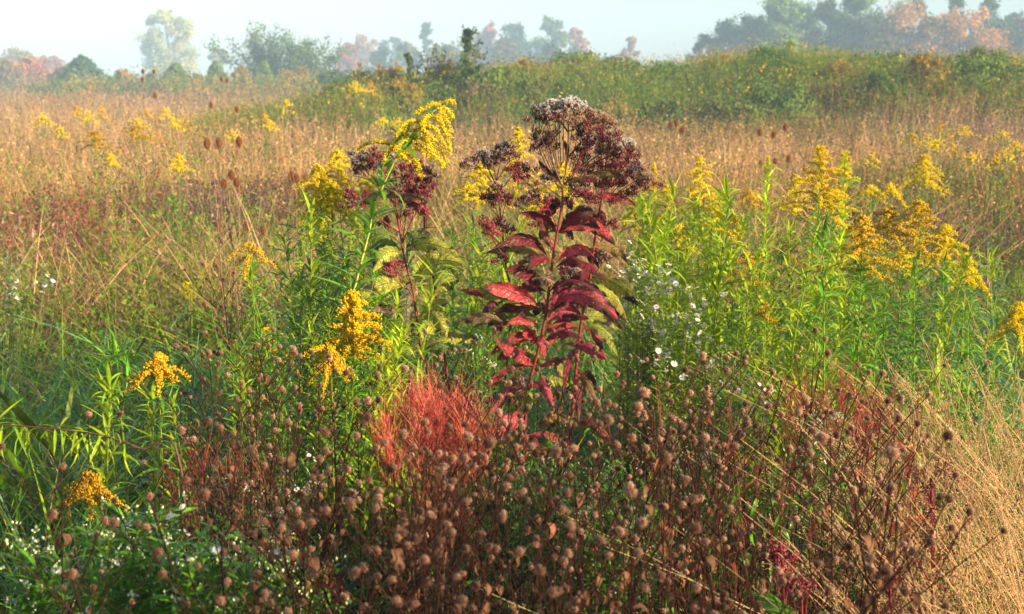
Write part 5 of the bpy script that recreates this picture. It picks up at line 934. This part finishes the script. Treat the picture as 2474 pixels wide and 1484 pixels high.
def arching(label, pts, D, n, L, col, e=(-.6, .8), sc=BRN):
    pp = [P(*q, D) for q in pts]; b = pp[0].copy(); b[2] = 0; root = thing('arching_goldenrod', label, 'leafy plant', b, 'leafy green stalks without flowers'); path = path_from([b]+pp, 30); st = MB(); st.tubes(path[None], np.linspace(.004, .0015, 30)[None], jit(sc, 1), 6); lf = MB()
    leaves_on(lf, path, n, .45, 1., L, col, e, taper=False, lw=.62); st.build('stem', M_STEM, root, b); lf.build('foliage', M_LEAF, root, b)
arching('arching stalk with sunlit lime leaves at the left edge', [(440, 1150), (340, 1085), (235, 1050), (120, 1035), (-20, 1025)], 2.9, 64, .085, YGR*1.0, (-1.3, .9))
arching('leafy green stalk arching right into golden flowers at lower left', [(300, 1080), (262, 960), (270, 870), (310, 860)], 3.35, 60, .10, GRN*1.5, (-.5, 1.2), YGR*.5)
# dead dark stalk left of the teasels
def deadstalk(label, px, py0, D, h):
    t = P(px, py0, D); b = np.array([t[0]+.05, D, 0.]); root = thing('dead_stalk', label, 'dead stalk', b, 'dead brown stalks'); lf = MB(); p = path_from([b, (b+t)/2, t], 10); st = MB(); st.tubes(p[None], .0035, jit(BRN*2, 1), 6); leaves_on(lf, p, 18, .5, 1, .06, PNK*.6, (-1.4, -.3), [leaf_t(5, .14, 1.6, .6)], taper=False); st.build('stem', M_STEM, root, b); lf.build('dry_foliage', M_DRY, root, b)
deadstalk('dark shrivelled stalk under the upper teasel trio', 517, 420, 7.8, .5); deadstalk('dark shrivelled stalk between the lower teasels', 553, 470, 7.4, .5); deadstalk('dark brown dead stalk in the right meadow', 2385, 600, 6.0, .4)
# ================================================================== LIGHT, AIR, CAMERA
SUN_EL, SUN_AZ = R_(16), R_(120)        # azimuth measured clockwise from +Y (the view direction)
sd = np.array([math.sin(SUN_AZ)*math.cos(SUN_EL), math.cos(SUN_AZ)*math.cos(SUN_EL), math.sin(SUN_EL)])
from mathutils import Vector
sl = bpy.data.lights.new('sun', 'SUN'); sl.energy = 5; sl.angle = R_(.5); sl.color = (1, .85, .60); so = bpy.data.objects.new('sun', sl); COL.objects.link(so)
so.rotation_euler = Vector(tuple(sd)).to_track_quat('Z', 'Y').to_euler()
w = bpy.data.worlds.new('World'); S.world = w; w.use_nodes = True; nt = w.node_tree; bg = nt.nodes['Background']; sk = nt.nodes.new('ShaderNodeTexSky'); sk.sky_type = 'NISHITA'; sk.sun_disc = False
sk.sun_elevation = SUN_EL; sk.sun_rotation = SUN_AZ; sk.air_density = 1.0; sk.dust_density = 1.0; nt.links.new(sk.outputs[0], bg.inputs[0]); bg.inputs[1].default_value = .085
# unseen tree added behind the camera to dapple the nearest plants with shade
dist = 15.; wc = .2; hx, hy = math.sin(SUN_AZ), math.cos(SUN_AZ); px_, py_ = dist*hx-hy*wc, dist*hy+hx*wc
def added_shade_tree():
    b = np.array([px_, py_, 0.]); root = thing('added_shade_tree', 'unseen leafy tree added behind the viewer to shade the foreground', 'tree', b); zc = 1.0+dist*math.tan(SUN_EL); tb = MB(); tb.tubes(path_from([b, b+[.2, 0, zc*.5], b+[0, 0, zc+1.6]], 9)[None], np.linspace(.16, .03, 9)[None], jit(BRN, 1), 8); cr = MB()
    for i in range(38):
        c = b+[0, 0, zc]+rng.normal(size=3)*[1.05, 1.05, 1.1]; k = 105; tb.tubes(np.array([[b+[0, 0, max(1.5, c[2]-1.2)], (b+[0, 0, c[2]-.2]+c)/2, c]]), np.array([[.03, .015, .004]]), jit(BRN, 1), 4)
        cr.inst(OVATE[0], frames(rng.normal(size=(k, 3))), c+rng.normal(size=(k, 3))*.3, U(.07, .13, k), jit(GRN, k))
    tb.build('trunk', M_BARK, root, b); cr.build('crown', M_LEAF, root, b)
added_shade_tree()
def haze():
    x, y0, y1, z0, z1 = 720, -40, 720, -1.2, 32
    V = np.array([(-x, y0, z0), (x, y0, z0), (x, y1, z0), (-x, y1, z0), (-x, y0, z1), (x, y0, z1), (x, y1, z1), (-x, y1, z1)], float)
    m = bpy.data.materials.new('haze'); m.use_nodes = True; nt = m.node_tree
    for n in list(nt.nodes): nt.nodes.remove(n)
    o = nt.nodes.new('ShaderNodeOutputMaterial'); v = nt.nodes.new('ShaderNodeVolumePrincipled'); v.inputs['Color'].default_value = (.55, .76, 1, 1); v.inputs['Density'].default_value = .0019; v.inputs['Anisotropy'].default_value = -.2
    nt.links.new(v.outputs[0], o.inputs['Volume']); mb = MB(); mb.raw(V, [(3, 2, 1, 0), (4, 5, 6, 7), (0, 1, 5, 4), (1, 2, 6, 5), (2, 3, 7, 6), (3, 0, 4, 7)], None); ob = mb.build('haze', m); tag(ob, 'pale morning haze over the meadow', None, None, 'stuff')
haze()
cam = bpy.data.cameras.new('camera'); cam.lens = 50; cam.sensor_width = 36; cam.clip_start = .05; cam.clip_end = 2000; co = bpy.data.objects.new('camera', cam); COL.objects.link(co); co.location = (0, 0, EYE); co.rotation_euler = (R_(90)-PITCH, 0, 0); S.camera = co
cam.dof.use_dof = True; cam.dof.focus_distance = 4.0; cam.dof.aperture_fstop = 7.6
S.view_settings.view_transform = 'Standard'; S.view_settings.look = 'None'; S.view_settings.gamma = 1; S.view_settings.exposure = 1.38
cy = S.cycles; S.render.engine = 'CYCLES'; cy.use_denoising = True; cy.max_bounces = 6; cy.diffuse_bounces = 3; cy.glossy_bounces = 2; cy.transmission_bounces = 3; cy.volume_bounces = 1; cy.transparent_max_bounces = 8; cy.caustics_reflective = False; cy.caustics_refractive = False
